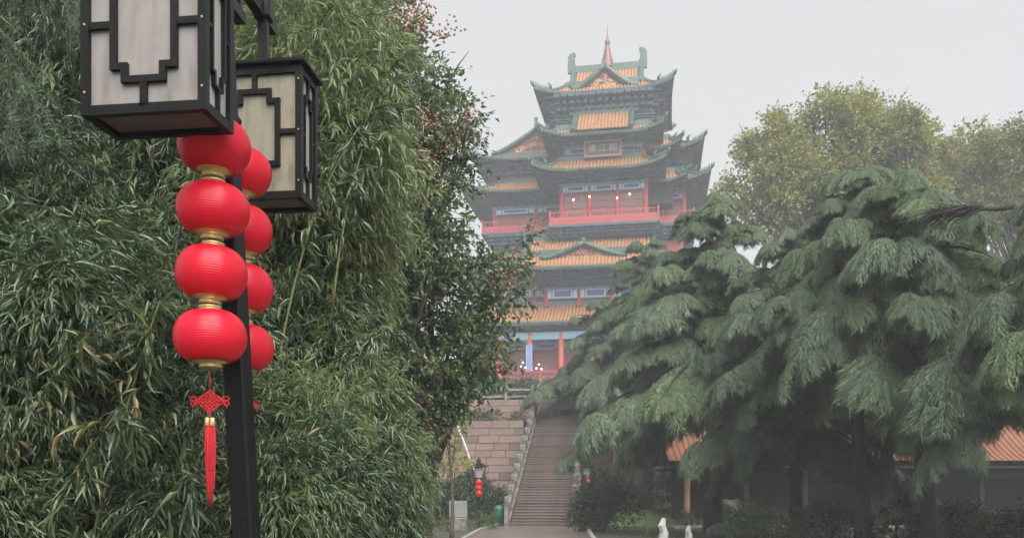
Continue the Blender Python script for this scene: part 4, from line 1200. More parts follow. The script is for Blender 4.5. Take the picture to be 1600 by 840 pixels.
def bamboo(label, base, lobes, seed, light=0.0):
    rng = np.random.default_rng(seed); rg = random.Random(seed)
    t = empty('bamboo_clump', (base[0], base[1], 0)); tag(t, label, 'bamboo', 'bamboo thicket')
    for i, (cx, cy, cz, rx, ry, rz) in enumerate(lobes):
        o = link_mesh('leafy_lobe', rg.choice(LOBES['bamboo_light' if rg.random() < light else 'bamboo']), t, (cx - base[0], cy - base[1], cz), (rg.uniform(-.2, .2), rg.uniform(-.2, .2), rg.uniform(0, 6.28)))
        o.scale = (rx, ry, rz); o['kind'] = 'stuff'
        if cz < .9 and i % 3: continue
        bx, by = rg.uniform(-.45, .45), rg.uniform(-.35, .45)
        e = Vector((cx - base[0], cy - base[1], cz + rz * .5)); b0 = Vector((bx, by, 0))
        pts = [b0.lerp(e, s) + Vector((0, .0, 1)) * (e.z * .42 * (s - s * s)) for s in np.linspace(0, 1, 9)]
        r0 = min(.03, .008 + e.z * .004)
        m = MB(); m.tube(pts, [r0 * (1 - .75 * s) for s in np.linspace(0, 1, 9)], 6)
        for k in range(1, 8): m.tube([pts[k] - Vector((0, 0, .008)), pts[k] + Vector((0, 0, .008))], r0 * (1 - .75 * k / 8) * 1.25, 6)
        m.build('culm', M['culm'], t)
    return t

def lobe(px, py, Y, r, sq=(1, 1, 1)):
    c = at(px, py, Y); return (c.x, c.y, c.z, r * sq[0], r * sq[1], r * sq[2])
rgb = random.Random(11)
def band(x0, x1, y0, y1, Y, r, nx_, ny_, jit=.4, sq=(1, .9, 1)):
    out = []
    for j in range(ny_):
        for i in range(nx_):
            fx = (i + .5 + (.5 if j % 2 else 0) * .6 + rgb.uniform(-jit, jit)) / nx_; fy = (j + .5 + rgb.uniform(-jit, jit)) / ny_
            out.append(lobe(x0 + (x1 - x0) * fx, y0 + (y1 - y0) * fy, Y + rgb.uniform(-.5, .5), r * rgb.uniform(.8, 1.2), sq))
    return out
# front row, low on the left
bamboo('nearest bamboo filling the lower left corner below the lamp boxes', (-3.4, 6.9), band(-60, 130, 420, 900, 6.0, .40, 2, 4) + [lobe(60, 470, 6.2, .55), lobe(215, 480, 6.4, .30, (1, 1, .8))], 21, .10)
bamboo('low drooping bamboo just left of the lamp post foot', (-2.5, 7.3), band(130, 340, 560, 920, 6.3, .37, 2, 3) + [lobe(255, 790, 6.0, .42)], 22, .08)
bamboo('bamboo crowding right behind the lamp post foot', (-1.9, 7.9), band(400, 520, 640, 920, 6.6, .42, 2, 3) + [lobe(450, 800, 6.2, .40)], 23, .15)
# middle row
bamboo('dark leafy bamboo behind the hanging tassel, mid height', (-3.2, 8.9), band(130, 420, 360, 880, 8.0, .50, 3, 3), 24, .04)
bamboo('dark bamboo at the left edge under the left lamp box', (-4.6, 8.9), band(-80, 150, 180, 640, 8.0, .50, 2, 4), 25, .06)
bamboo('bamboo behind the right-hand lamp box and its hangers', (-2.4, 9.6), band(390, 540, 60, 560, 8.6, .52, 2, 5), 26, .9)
bamboo('drooping bamboo mound whose leaves hang over the path edge', (-1.5, 9.4), [lobe(500, 520, 8.6, .5), lobe(535, 590, 8.4, .46), lobe(560, 690, 8.4, .48, (1, 1, 1.1)), lobe(612, 745, 8.2, .32, (1, 1, 1.3)), lobe(535, 780, 8.2, .5), lobe(610, 815, 8.2, .27, (1, 1, 1.1)), lobe(490, 700, 8.4, .46), lobe(500, 850, 8.0, .46), lobe(580, 860, 8.2, .4), lobe(460, 430, 9.0, .5), lobe(610, 690, 8.6, .28)], 27, .4)
# back row, tall
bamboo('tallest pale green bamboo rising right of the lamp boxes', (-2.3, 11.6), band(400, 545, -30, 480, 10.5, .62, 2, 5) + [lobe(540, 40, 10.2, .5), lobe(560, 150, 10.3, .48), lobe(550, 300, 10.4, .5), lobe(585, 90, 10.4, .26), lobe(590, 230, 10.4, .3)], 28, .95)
bamboo('tall bamboo behind the left lamp box', (-4.4, 12.0), band(100, 440, -60, 420, 10.8, .85, 3, 4), 29, .4)
bamboo('tall bamboo at the upper left edge under the hanging cedar bough', (-7.0, 11.6), band(-120, 130, -60, 460, 10.4, .85, 2, 4), 30, .45)
# arching shoots that stand clear of the mass
def shoots(owner, list_, seed):
    rg = random.Random(seed); rng = np.random.default_rng(seed)
    for (a, b_, c_) in list_:
        A_, B_, C_ = [at(*q) - owner.location for q in (a, b_, c_)]
        pts = [A_ * (1 - s) ** 2 + B_ * 2 * s * (1 - s) + C_ * s * s for s in np.linspace(0, 1, 12)]
        m = MB(); m.tube(pts, [.011 * (1 - .8 * i / 11) + .002 for i in range(12)], 6)
        for k in range(1, 11): m.tube([pts[k] - Vector((0, 0, .005)), pts[k] + Vector((0, 0, .005))], .014 * (1 - .8 * k / 11) + .002, 6)
        o = m.build('culm', M['culm'], owner)
        P0 = np.array([list(pts[k]) for k in range(3, 12) for _ in range(3)]) + rng.normal(0, .03, (27, 3))
        P, x, y, z, S = spray_leaves(rng, P0, rng.normal(0, .6, P0.shape) + np.array([.2, -.3, -.1]), 6, .15, .16, .6, .5, .16, .4)
        g = link_mesh('shoot_leaves', scatter_mesh('shoot_leaves', LANCE_V, LANCE_F, P, x, y, z, S, rng.random(len(P)), LM['bamboo']), o); g['kind'] = 'stuff'
front = [o for o in bpy.data.objects if o.name.startswith('bamboo_clump')]
shoots(front[0], [((-20, 780, 5.5), (60, 600, 5.4), (140, 520, 5.4)), ((60, 840, 5.4), (130, 700, 5.3), (190, 640, 5.3)), ((-30, 560, 5.6), (40, 440, 5.5), (110, 400, 5.5))], 5)
shoots(front[1], [((200, 900, 5.6), (250, 760, 5.5), (300, 740, 5.5)), ((140, 860, 5.6), (215, 560, 5.6), (250, 470, 5.7))], 6)
shoots(front[3], [((150, 620, 7.0), (190, 400, 7.0), (260, 330, 7.0)), ((330, 760, 6.9), (300, 560, 6.9), (240, 470, 6.9))], 8)
shoots(front[5], [((430, 600, 7.7), (470, 330, 7.6), (560, 200, 7.6)), ((520, 480, 7.8), (540, 260, 7.8), (610, 130, 7.9))], 9)
shoots(front[6], [((480, 840, 7.6), (560, 680, 7.5), (640, 660, 7.5)), ((470, 700, 7.8), (540, 540, 7.7), (600, 520, 7.8))], 7)

def limbs_to(t, base, trunk_r, ends, material, rg, lean=0.0, fork=.35, name='limb'):
    """tapered trunk with limbs bending out to the crown lobes"""
    H = max(e[2] for e in ends); cx = sum(e[0] for e in ends) / len(ends); cy = sum(e[1] for e in ends) / len(ends)
    top = Vector((cx * .6, cy * .6, H * .88))
    pts = [Vector((0, 0, -.2)).lerp(top, s) + Vector((math.sin(s * 5) * .12 * H / 10, math.cos(s * 4) * .1 * H / 10 - .1 * H / 10, 0)) for s in np.linspace(0, 1, 10)]
    m = MB(); m.tube(pts, [trunk_r * (1.25 - .15 * min(1, s * 8)) * (1 - .85 * s) + .01 for s in np.linspace(0, 1, 10)], 10)
    m.build('trunk', material, t)
    lm = MB()
    for e in ends:
        e = Vector(e); k = max(1, min(8, int((e.z / H) * 9 * .62)))
        s0 = pts[k]; mid = s0.lerp(e, .5) + Vector((0, 0, .06 * (e - s0).length))
        r0 = trunk_r * (1 - .8 * k / 9) * .42 + .012
        lm.tube([s0, s0.lerp(mid, .5) + Vector((0, 0, .03)), mid, mid.lerp(e, .6), e], [r0, r0 * .8, r0 * .6, r0 * .38, r0 * .15], 6)
        for q in range(5):
            a = mid.lerp(e, rg.uniform(0, 1)); b_ = a + Vector((rg.gauss(0, 1), rg.gauss(0, 1), rg.gauss(.3, .8))).normalized() * (e - s0).length * .13
            lm.tube([a, a.lerp(b_, .5) + Vector((0, 0, .05)), b_], [r0 * .32, r0 * .2, r0 * .06], 5)
    o = lm.build('limbs', material, t); o['kind'] = 'stuff'

def broadtree(name, label, base, lobes, seed, lm, leaf=.10, dens=60, k=7, wid=.5, droop=.35, trunk_r=.18, cat='tree', group=None, pods=0.0, podlm='pod', fan=.7, twig=.22, bark='bark2', twigs=0, crown='crown', shell=(.45, 1.05), mixlm=None, mix=0.0):
    rng = np.random.default_rng(seed); rg = random.Random(seed)
    t = empty(name, base); tag(t, label, cat, group)
    off = np.array(base)
    A, D = blob_anchors(rng, lobes, dens, shell); A = A - off
    ok = A[:, 2] > .02; A, D = A[ok], D[ok]
    P, x, y, z, S = spray_leaves(rng, A, D + np.array([0, 0, .25]), k, leaf, wid, droop, fan, twig)
    rnd = np.repeat(rng.beta(2, 2, len(A)), k) * .65 + rng.random(len(P)) * .35
    if mix:
        f = np.repeat(rng.random(len(A)) < mix, k)
        o = link_mesh(crown, scatter_mesh(crown, OVAL_V, OVAL_F, P[f], x[f], y[f], z[f], S[f], rnd[f], LM[mixlm]), t); o['kind'] = 'stuff'
        P, x, y, z, S, rnd = P[~f], x[~f], y[~f], z[~f], S[~f], rnd[~f]
    o = link_mesh(crown, scatter_mesh(crown, OVAL_V, OVAL_F, P, x, y, z, S, rnd, LM[lm]), t); o['kind'] = 'stuff'
    if pods:                                   # hanging panicles of papery seed pods
        npn = int(len(A) * pods); wt = np.clip(A[:, 2] / A[:, 2].max(), .05, 1) ** 2.5 * (np.sin(A[:, 0] * 3.1 + 1) * np.sin(A[:, 2] * 2.3) > -.1); idx = rng.choice(len(A), npn, replace=False, p=wt / wt.sum())
        kk = 30
        C = A[idx] * 1.0 + D[idx] * .16 + np.array([0, -.05, .12])
        Q = np.repeat(C, kk, 0) + rng.normal(0, 1, (npn * kk, 3)) * np.array([.13, .13, .12])
        d = norm(rng.normal(0, 1, (npn * kk, 3)) + np.array([0, 0, -.8])); x, y, z = frames(d, ball(rng, npn * kk), rng)
        s = rng.uniform(.045, .07, npn * kk)
        pv = [(0, 0, 0), (.5, .45, 0), (-.25, .45, .43), (-.25, .45, -.43), (0, 1, 0)]; pf = [(0, 1, 2), (0, 2, 3), (0, 3, 1), (1, 4, 2), (2, 4, 3), (3, 4, 1)]
        o = link_mesh('seed_pods', scatter_mesh('seed_pods', pv, pf, Q, x, y, z, s, rng.random(npn * kk), LM[podlm]), t); o['kind'] = 'stuff'
    ends = [(l[0] - off[0], l[1] - off[1], l[2] - off[2]) for l in lobes if l[2] - off[2] > .4] or [(0, 0, 1.0)]
    limbs_to(t, base, trunk_r, ends, M[bark], rg)
    if twigs:
        tm = MB()
        idx = rng.choice(len(A), twigs, replace=False)
        for i in idx:
            a = Vector(A[i]); d = Vector(D[i] + np.array([0, 0, .5])).normalized()
            L = rg.uniform(.15, .4); b_ = a + d * L
            tm.tube([a - d * .2, a + d * L * .5, b_], [.008, .005, .002], 4)
            for q in range(3):
                c = a.lerp(b_, rg.uniform(.4, .95)); tm.tube([c, c + (d + Vector((rg.gauss(0, .6), rg.gauss(0, .6), rg.gauss(0, .4)))).normalized() * L * .3], [.0035, .0015], 4)
        o = tm.build('twigs', M[bark], t); o['kind'] = 'stuff'
    return t
# rust-podded tree behind the bamboo
def jl(lst): return [lobe(*a) for a in lst]
broadtree('goldenrain_tree', 'tall tree with rust-coloured seed pods standing behind the bamboo', (-2.6, 17.0, 0),
    jl([(520, 30, 16, .9), (590, 40, 16, .75), (610, 120, 16, .85), (560, 180, 16, 1.0), (650, 130, 15.8, .55), (665, 200, 16, .75), (700, 210, 15.8, .5), (720, 175, 16, .36), (640, 290, 16, .9), (690, 270, 16.2, .55), (715, 240, 16, .38), (600, 380, 16, 1.1), (670, 350, 16, .62), (690, 385, 15.6, .42), (560, 480, 16, 1.0), (700, 130, 16, .25), (735, 200, 15.8, .22), (625, 75, 15.9, .32)]),
    41, 'broad_dark', leaf=.12, dens=23, k=7, wid=.44, droop=.5, pods=.075, twig=.3, twigs=120, trunk_r=.2, mixlm='broad', mix=.65)
broadtree('broadleaf_tree', 'dark broad-leaved tree reaching over the path before the tower base', (-1.9, 18.5, 0),
    jl([(640, 440, 17, 1.0), (590, 520, 17, 1.0), (660, 540, 17, 1.0), (700, 470, 17.2, .7), (725, 560, 17.2, .75), (745, 420, 17.4, .36), (775, 445, 17.4, .40), (800, 410, 17.6, .24), (815, 375, 17.6, .15), (770, 500, 17.4, .45), (795, 470, 17.4, .28), (740, 590, 17.3, .36), (680, 615, 17, .65), (640, 630, 17, .8), (600, 620, 17, .8), (655, 675, 17, .4), (712, 615, 17.2, .35), (630, 380, 17.2, .6)]),
    42, 'broad_dark', leaf=.13, dens=28, k=7, wid=.48, droop=.4, pods=.02, twig=.3, trunk_r=.17, mixlm='broad', mix=.45)
broadtree('autumn_sapling', 'thin yellowing sapling at the wall behind the leaning pipe', (at(705, 690, 30).x, 30.0, 0.2),
    jl([(700, 680, 30, .5), (712, 720, 30, .4), (690, 640, 30, .5), (715, 655, 30, .3)]), 43, 'plane', leaf=.16, dens=14, k=6, wid=.5, trunk_r=.06)

# plane trees on the hillside to the right, behind the cedars
def crown_lobes(list_):
    """each big lobe broken into a bunch of smaller leaf masses"""
    out = []
    for a in list_:
        c = at(*a[:3]); r_ = a[3]
        for k in range(9):
            d = Vector((rgb.gauss(0, 1), rgb.gauss(0, 1), rgb.gauss(.3, .8))).normalized() * r_ * rgb.uniform(.45, 1.12)
            q = r_ * rgb.uniform(.28, .54); out.append((c.x + d.x, c.y + d.y, c.z + d.z, q, q, q * .8))
    return out
broadtree('plane_tree', 'large yellow-green plane tree rising behind the cedars, nearest the tower', (at(1290, 400, 74).x, 74.0, 8.5),
    crown_lobes([(1290, 215, 74, 3.0), (1340, 190, 74, 2.0), (1225, 225, 74, 2.4), (1180, 250, 74, 1.5), (1390, 215, 74, 2.3), (1330, 260, 73, 3.2), (1250, 285, 73, 2.8), (1190, 300, 73, 2.0), (1150, 300, 74, 1.2), (1420, 280, 73, 2.4), (1300, 330, 73, 3), (1200, 340, 73, 2.5), (1165, 225, 74, .7), (1215, 190, 74, .8), (1265, 185, 74, 1.0), (1405, 180, 74, .8)]),
    51, 'plane', leaf=.235, dens=6.4, k=8, wid=.75, droop=.3, trunk_r=.5, twig=.9, fan=.9, group='plane trees on the hill', mixlm='plane_green', mix=.4)
broadtree('plane_tree', 'slender darker plane tree with airy top at the crown edge of the largest one', (at(1420, 400, 70).x, 70.0, 8.5),
    crown_lobes([(1415, 200, 70, .95), (1425, 185, 70, .6), (1400, 225, 70, 1.0), (1430, 235, 70, .9), (1440, 215, 70, .55), (1410, 270, 70, 1.2)]),
    52, 'plane_green', leaf=.22, dens=7, k=8, wid=.7, droop=.3, trunk_r=.25, twig=.7, fan=.9, group='plane trees on the hill')
broadtree('plane_tree', 'yellowing plane tree between the two cedar tops, farther right', (at(1490, 400, 76).x, 76.0, 8.5),
    crown_lobes([(1455, 238, 76, 1.8), (1490, 240, 76, 1.9), (1525, 236, 76, 1.7), (1470, 290, 76, 2.2), (1530, 300, 76, 2.2), (1500, 330, 76, 2.4), (1560, 330, 76, 2)]),
    53, 'plane', leaf=.235, dens=6.4, k=8, wid=.75, droop=.3, trunk_r=.35, twig=.8, fan=.9, group='plane trees on the hill')
broadtree('plane_tree', 'dull green plane tree at the right edge behind the cedars', (at(1590, 400, 72).x, 72.0, 8.5),
    crown_lobes([(1555, 235, 72, 1.5), (1590, 228, 72, 1.8), (1625, 235, 72, 2.0), (1535, 265, 72, 1.4), (1575, 280, 72, 1.9), (1610, 310, 72, 2.4), (1660, 280, 72, 2.4), (1585, 350, 72, 2.4), (1540, 340, 72, 2.0), (1640, 360, 72, 2.6)]),
    54, 'plane_green', leaf=.235, dens=6.4, k=8, wid=.7, droop=.3, trunk_r=.35, twig=.8, fan=.9, group='plane trees on the hill')

# ---- deodar cedars: arching boughs that carry domes of drooping needle strands
def cedar_mound(seed, mt, n=2600, strand=.30, width=.036):
    """one dome of foliage, radius about 1, growing towards +y: fronds fan out from the bough and their strands hang"""
    rng = np.random.default_rng(seed)
    nf = 13; PP, FF, UU = [], [], []
    for k in range(nf):
        th = math.pi / 2 + (k / (nf - 1) - .5) * 2 * 2.55 + rng.normal(0, .1)
        L = (1.0 + .35 * math.sin(th)) * rng.uniform(.5, 1.2)
        m = int(n / nf * (.5 + .6 * L)); u = rng.random(m) ** .75
        od = np.array([math.cos(th), math.sin(th), 0]); sd = np.array([-od[1], od[0], 0])
        wob = rng.uniform(-.25, .25)
        lat = rng.normal(0, 1, m) * (.05 + .11 * np.sin(u * 2.6))
        pos = np.outer(u * L, od) + np.outer(lat + wob * u * u, sd)
        pos[:, 2] = .22 + .10 * u - (.80 + .35 * rng.random()) * u ** 2.0 * L - np.abs(lat) * .55 - rng.random(m) * .10 * (.4 + u)
        PP.append(pos)
        FF.append(norm(np.outer(rng.uniform(.3, 1.1, m), od) + np.outer(np.sign(lat) * rng.uniform(.2, 1.0, m), sd) + rng.normal(0, .3, (m, 3)) * np.array([1, 1, .5]) + np.array([0, 0, .12])))
        UU.append(u)
    P = np.concatenate(PP); F = np.concatenate(FF); U = np.concatenate(UU); N = len(P)
    x, y, z = frames(F, np.repeat(UP[None], N, 0), rng, .3)
    s_ = rng.uniform(.5, 1.25, N) * (1 + .9 * (U > .7) * rng.random(N) ** 2)
    sc = np.stack([width * rng.uniform(.7, 1.3, N), strand * s_, strand * s_ * rng.uniform(.6, 1.25, N)], 1)
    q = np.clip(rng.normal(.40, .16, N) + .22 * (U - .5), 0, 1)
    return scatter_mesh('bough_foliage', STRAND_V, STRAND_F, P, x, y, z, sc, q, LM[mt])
MOUNDS = {(mt, fine): [cedar_mound(200 + i, mt, n=7000 if fine else 4800, width=.0165 if fine else .023, strand=.21 if fine else .25) for i in range(4 if mt == 'cedar' else 3)] for mt in ('cedar', 'cedar_fresh') for fine in (0, 1)}
def cedar(label, base, H, Rmax, seed, nb=34, h0=.22, trunk_r=.3, fine=0, fresh=.0, lean=(0, 0), shape=.62, wash=False, droop=.42, name='deodar_cedar', msize=1.0, top=.8, sides=None):
    rng = np.random.default_rng(seed); rg = random.Random(seed)
    t = empty(name, base); tag(t, label, 'cedar', 'deodar cedars')
    trunk = lambda h: Vector((lean[0] * h + .12 * math.sin(h * .5 + seed), lean[1] * h + .1 * math.cos(h * .43 + seed) - .1 * math.cos(seed), h))
    m = MB(); hs_ = np.linspace(-.3, H * .97, 14)
    m.tube([trunk(h) for h in hs_], [trunk_r * (1.35 if i == 0 else 1.12 if i == 1 else 1) * (1 - .93 * max(0, h) / H) + .012 for i, h in enumerate(hs_)], 12)
    m.build('trunk', M['bark'], t)
    if wash:
        m = MB(); m.tube([trunk(-.1), trunk(.45), trunk(.8)], [trunk_r * 1.33, trunk_r * 1.12, trunk_r * 1.03], 12); m.build('lime_wash', M['whitewash'], t)
    bm = MB(); cnt = 0
    for i in range(nb):
        f = ((i + rg.random()) / nb) ** .9
        h = H * (h0 + (1 - h0) * f)
        L = Rmax * (max(0.0, 1 - f) ** shape) * rg.uniform(.7, 1.08) + top * .5
        a = i * 2.39996 + rg.uniform(-.4, .4)
        d = Vector((math.cos(a), math.sin(a), 0)); sd = Vector((-d.y, d.x, 0))
        o_ = trunk(h * .985); rise = .16 + .5 * f ** 2.5; dr = droop * (1.15 - .2 * f) * rg.uniform(.8, 1.3); bend = rg.uniform(-.2, .2)
        bp = lambda s: o_ + d * (L * s) + sd * (bend * L * s * s) + Vector((0, 0, L * (rise * s - dr * s ** 2.1)))
        n = max(4, int(L / .5)); ss_ = np.linspace(0, 1, n + 1)
        r0 = min(trunk_r * .42, .018 + .016 * L) * (1 - .4 * f)
        bm.tube([bp(s) for s in ss_], [r0 * (1 - .9 * s) + .006 for s in ss_], 5)
        mt = 'cedar_fresh' if rg.random() < fresh else 'cedar'
        nm = max(2, int(round(L * 1.9)))
        for j in range(nm):
            s = 1.0 - .80 * (j + rg.uniform(-.15, .25)) / nm; s = max(.12, min(1, s)); c = bp(s); tg = (bp(s) - bp(s - .08)).normalized()
            lo = rg.uniform(-1, 1) * (.16 + .15 * L) * (0 if j == 0 else 1)
            sz = msize * (.44 + .07 * L) * rg.uniform(.65, 1.35) * (1 - .22 * f)
            pit = math.asin(max(-1, min(1, tg.z)))
            o = link_mesh('bough_foliage', rg.choice(MOUNDS[(mt, fine)]), t, c + sd * lo - d * sz * .35 + Vector((0, 0, -abs(lo) * .35)), (pit * .55 + rg.uniform(-.15, .15), rg.uniform(-.22, .22) - lo * .2, a - math.pi / 2 + rg.uniform(-.35, .35) + lo * .35))
            o.scale = (sz, sz * rg.uniform(.95, 1.2), sz * rg.uniform(.85, 1.15)); o['kind'] = 'stuff'; cnt += 1
    for k in range(2):
        c = trunk(H * (.98 - .05 * k)); o = link_mesh('bough_foliage', rg.choice(MOUNDS[('cedar', fine)]), t, c - Vector((0, 0, .15)), (0, 0, rg.uniform(0, 6))); o.scale = (.5 * top, .5 * top, .75 * top); o['kind'] = 'stuff'
    bo = bm.build('boughs', M['bark'], t); bo['kind'] = 'stuff'
    return t, cnt
def foot(px, Y, z=0.0): return (at(px, 0, Y).x, Y, z)
tot = 0
for kw in [
    dict(label='hazy farther cedar whose bough hangs over the top of the stairs', base=foot(938, 60, 6.0), H=8.6, Rmax=5.2, seed=61, nb=22, h0=.25, trunk_r=.22),
    dict(label='cedar with whitewashed trunk foot beside the stairs', base=foot(1012, 52, .7), H=15.8, Rmax=4.7, seed=62, nb=40, h0=.30, trunk_r=.38, wash=True, fresh=.15),
    dict(label='cedar with the thick dark trunk left of the orange roof end', base=foot(1112, 37, 0), H=14.0, Rmax=5.4, seed=63, nb=42, h0=.36, trunk_r=.34, fresh=.3),
    dict(label='cedar with narrow trunk between the thick trunk and the leaning one', base=foot(1238, 33, 0), H=11.4, Rmax=4.6, seed=64, nb=38, h0=.30, trunk_r=.24, fresh=.25),
    dict(label='middle right cedar with the highest crown, before the plane trees', base=foot(1345, 28, 0), H=11.9, Rmax=4.2, seed=65, nb=40, h0=.43, trunk_r=.25, fresh=.3, fine=1),
    dict(label='cedar with leaning dark trunk before the tiled pavilion roof', base=foot(1462, 26, 0), H=10.9, Rmax=4.3, seed=66, nb=38, h0=.58, trunk_r=.26, fresh=.35, lean=(-.10, 0), fine=1),
    dict(label='dark cedar at the right edge of the view', base=foot(1680, 21, 0), H=9.6, Rmax=2.6, seed=67, nb=36, h0=.40, trunk_r=.26, fresh=.45, fine=1),
]:
    t, n = cedar(**kw); tot += n
import sys
sys.stderr.write('cedar mounds %d\n' % tot)

# ------------------------------------------------------------------ tiled pavilion on the right
pv = empty('garden_pavilion', (at(1050, 0, 47).x, 45.0, 0)); tag(pv, 'long low pavilion with orange tiled roof behind the cedar trunks', 'pavilion')
tw_save = tw
PX1 = at(1730, 0, 45).x - pv.location.x; zE, zR = 3.25, 6.3
b = MB()
L = PX1 / 2 + .6
def PF(x, v): return (PX1 / 2 + x, -0.6 + 4.2 * v if False else 3.4 - 4.2 * v, zR - (zR - zE) * prof(v))
rib_sheet(b, L, PF, lambda x: 0.0, 6, .30, .085, lambda x, v: 1 if v > .93 else 0)
def PB(x, v): return (PX1 / 2 + x, 3.4 + 4.2 * v, zR - (zR - zE) * prof(v))
rib_sheet(b, L, PB, lambda x: 0.0, 6, .30, .085, lambda x, v: 0)
M['tile2'] = mat('terracotta_tile', (0.24, 0.095, 0.045), 0.5, (0.15, 0.06, 0.032), 1.6, col3=(0.20, 0.08, 0.04))
M['greytile'] = mat('dark_eave_tile', (0.07, 0.065, 0.06), 0.5, (0.045, 0.042, 0.04), 3)
ro = b.build('roof', [M['tile2'], M['greytile']], pv); ro['kind'] = 'stuff'
e = MB(); n = int(2 * L / .30)
for i in range(n):
    x = PX1 / 2 - L + (i + .5) * .30
    e.add([(x - .14, -.82, zE + .06), (x + .14, -.82, zE + .06), (x + .14, -.82, zE - .08), (x, -.82, zE - .2), (x - .14, -.82, zE - .08)], [(0, 1, 2, 3, 4), (4, 3, 2, 1, 0)])
eo = e.build('eave_edge', M['greytile'], ro)
MB().bar((PX1 / 2 - L, 3.4, zR + .2), (PX1 / 2 + L, 3.4, zR + .2), .4, .5).build('ridge', M['greytile'], ro)
MB().box(PX1 / 2 - L + .1, PX1 / 2 + L - .1, -.7, 7.4, zE - .28, zE - .2).build('ceiling', M['soffit'], pv)
dk = mat('dark_timber', (0.014, 0.011, 0.010), 0.7, (0.009, 0.008, 0.007), 3, spec=0.2)
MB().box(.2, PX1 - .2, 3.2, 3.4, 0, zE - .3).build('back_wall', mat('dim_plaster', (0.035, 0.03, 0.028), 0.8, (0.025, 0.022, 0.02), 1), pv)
for i in range(8):
    x = .4 + (PX1 - .8) * i / 7
    MB().lathe([(0, 0), (.22, 0), (.22, .12), (.16, .16), (.15, zE - .35), (0, zE - .35)], 10, (x, 0, 0)).build('column', M['woodcol'] if i == 0 else dk, pv)
    if i < 7:
        x2 = .4 + (PX1 - .8) * (i + 1) / 7
        MB().box(x + .15, x2 - .15, -.06, .06, zE - .75, zE - .4).build('lintel', dk, pv)
        lt = MB()
        for k in range(9): lt.box(x + .2 + (x2 - x - .4) * k / 8 - .03, x + .2 + (x2 - x - .4) * k / 8 + .03, -.03, .03, .1, .75)
        lt.box(x + .15, x2 - .15, -.05, .05, .75, .83); lt.build('railing', dk, pv)
MB().bevbox(-.4, PX1 + .4, -.9, 7.6, -.1, .1, .02).build('plinth', M['balust'], pv)

# ------------------------------------------------------------------ small garden lamps by the stairs
def garden_lamp(px, Y, ztop_px, label, lab2, side):
    c = at(px, ztop_px, Y); zb = ground_h(c.x, c.y); H = c.z - zb
    t = empty('garden_lamp', (c.x, c.y, zb)); tag(t, label, 'street lamp', 'garden lamps by the stairs')
    MB().tube([(0, 0, 0), (0, 0, H - .9)], .05, 8).build('post', M['blackmetal'], t)
    hd = MB(); z0 = H - .95
    for sx in (-1, 1):
        for sy in (-1, 1): hd.bar((sx * .24, sy * .24, z0), (sx * .33, sy * .33, z0 + .55), .03, .03)
    for z, r in ((z0, .25), (z0 + .55, .34)):
        for k in range(4):
            a, b_ = [((1, 1), (-1, 1), (-1, -1), (1, -1))[(k + q) % 4] for q in (0, 1)]
            hd.bar((a[0] * r, a[1] * r, z), (b_[0] * r, b_[1] * r, z), .04, .04)
    h = hd.build('lamp_head', M['blackmetal'], t)
    MB().lathe([(.20, z0 + .02), (.27, z0 + .52)], 4).build('pane', M['pane_side'], h, rot=(0, 0, R(45)))
    MB().lathe([(.46, z0 + .56), (.40, z0 + .62), (.12, z0 + .74), (.10, z0 + .80), (.12, z0 + .86), (.05, z0 + .95), (0, z0 + 1.1)], 10).build('cap', M['blackmetal'], h)
    s_ = empty('lantern_string', (c.x + .02, c.y - .22, c.z - .95 - .05)); tag(s_, lab2, 'lantern string', 'red lantern strings')
    MB().tube([(0, .2, .06), (0, 0, 0.02), (0, 0, -.1)], .008, 5).build('hanging_cord', M['cord'], s_)
    for k in range(3):
        o = link_mesh('lantern', body_me, s_, (0, 0, -.16 - .27 * k)); o.scale = (1.0, 1.0, 1.0)
        for q in (0, 1): link_mesh('collar', collar_me[q], o)
garden_lamp(748, 44.0, 716, 'small black lamp at the foot of the wall, left of the stairs', 'three little red lanterns on the lamp left of the stairs', 1)
garden_lamp(917, 48.0, 718, 'small lamp half hidden by shrubs, right of the stairs', 'little red lanterns half hidden on the lamp right of the stairs', 1)

# ------------------------------------------------------------------ shrubs and ground cover
def shrub(name, label, px, Y, top_py, wpx, seed, lm='shrub', leaf=.09, dens=45, base=None, n=7, k=6, group='shrubs', flat=.8, wid=.5):
    rg = random.Random(seed); X = at(px, 0, Y).x; zb = ground_h(X, Y) if base is None else base
    zt = at(px, top_py, Y).z; W = wpx / FPX * Y / 2; H = zt - zb
    lob = []
    for i in range(n):
        a = rg.uniform(-1, 1); hh = (1 - abs(a) ** 2 * .5) * rg.uniform(.45, .8)
        r_ = H * rg.uniform(.22, .34)
        lob.append((X + a * (W - r_ * .5), Y + rg.uniform(-.6, .6) * min(W, 1.2), zb + max(r_ * .6, H * hh - r_ * .3), r_ * 1.15, r_ * 1.1, r_))
    lob.append((X, Y, zt - H * .3, H * .3, H * .3, H * .3))
    return broadtree(name, label, (X, Y, zb), lob, seed, lm, leaf=leaf, dens=dens, k=k, wid=wid, droop=.25, trunk_r=.03 + H * .012, twig=leaf * 2, cat='shrub', group=group, crown='foliage', shell=(.5, 1.05))
shrub('garden_shrub', 'dark bushy shrub at the foot of the stairs, right side', 945, 40, 735, 90, 71, dens=26, leaf=.12, n=9)
shrub('garden_shrub', 'dark shrub behind the small left lamp against the wall', 735, 50, 735, 70, 72, dens=22, leaf=.14, n=8)
shrub('garden_shrub', 'rounded shrub between the lamp and the stair parapet', 768, 49, 752, 36, 73, dens=24, leaf=.13)
shrub('garden_shrub', 'dark shrub left of the notice board behind the bamboo tips', 700, 46, 745, 60, 74, dens=24, leaf=.13)
shrub('garden_shrub', 'light green clump of low plants before the left lamp', 752, 42, 797, 60, 75, 'lowgreen', dens=30, leaf=.10, wid=.3)
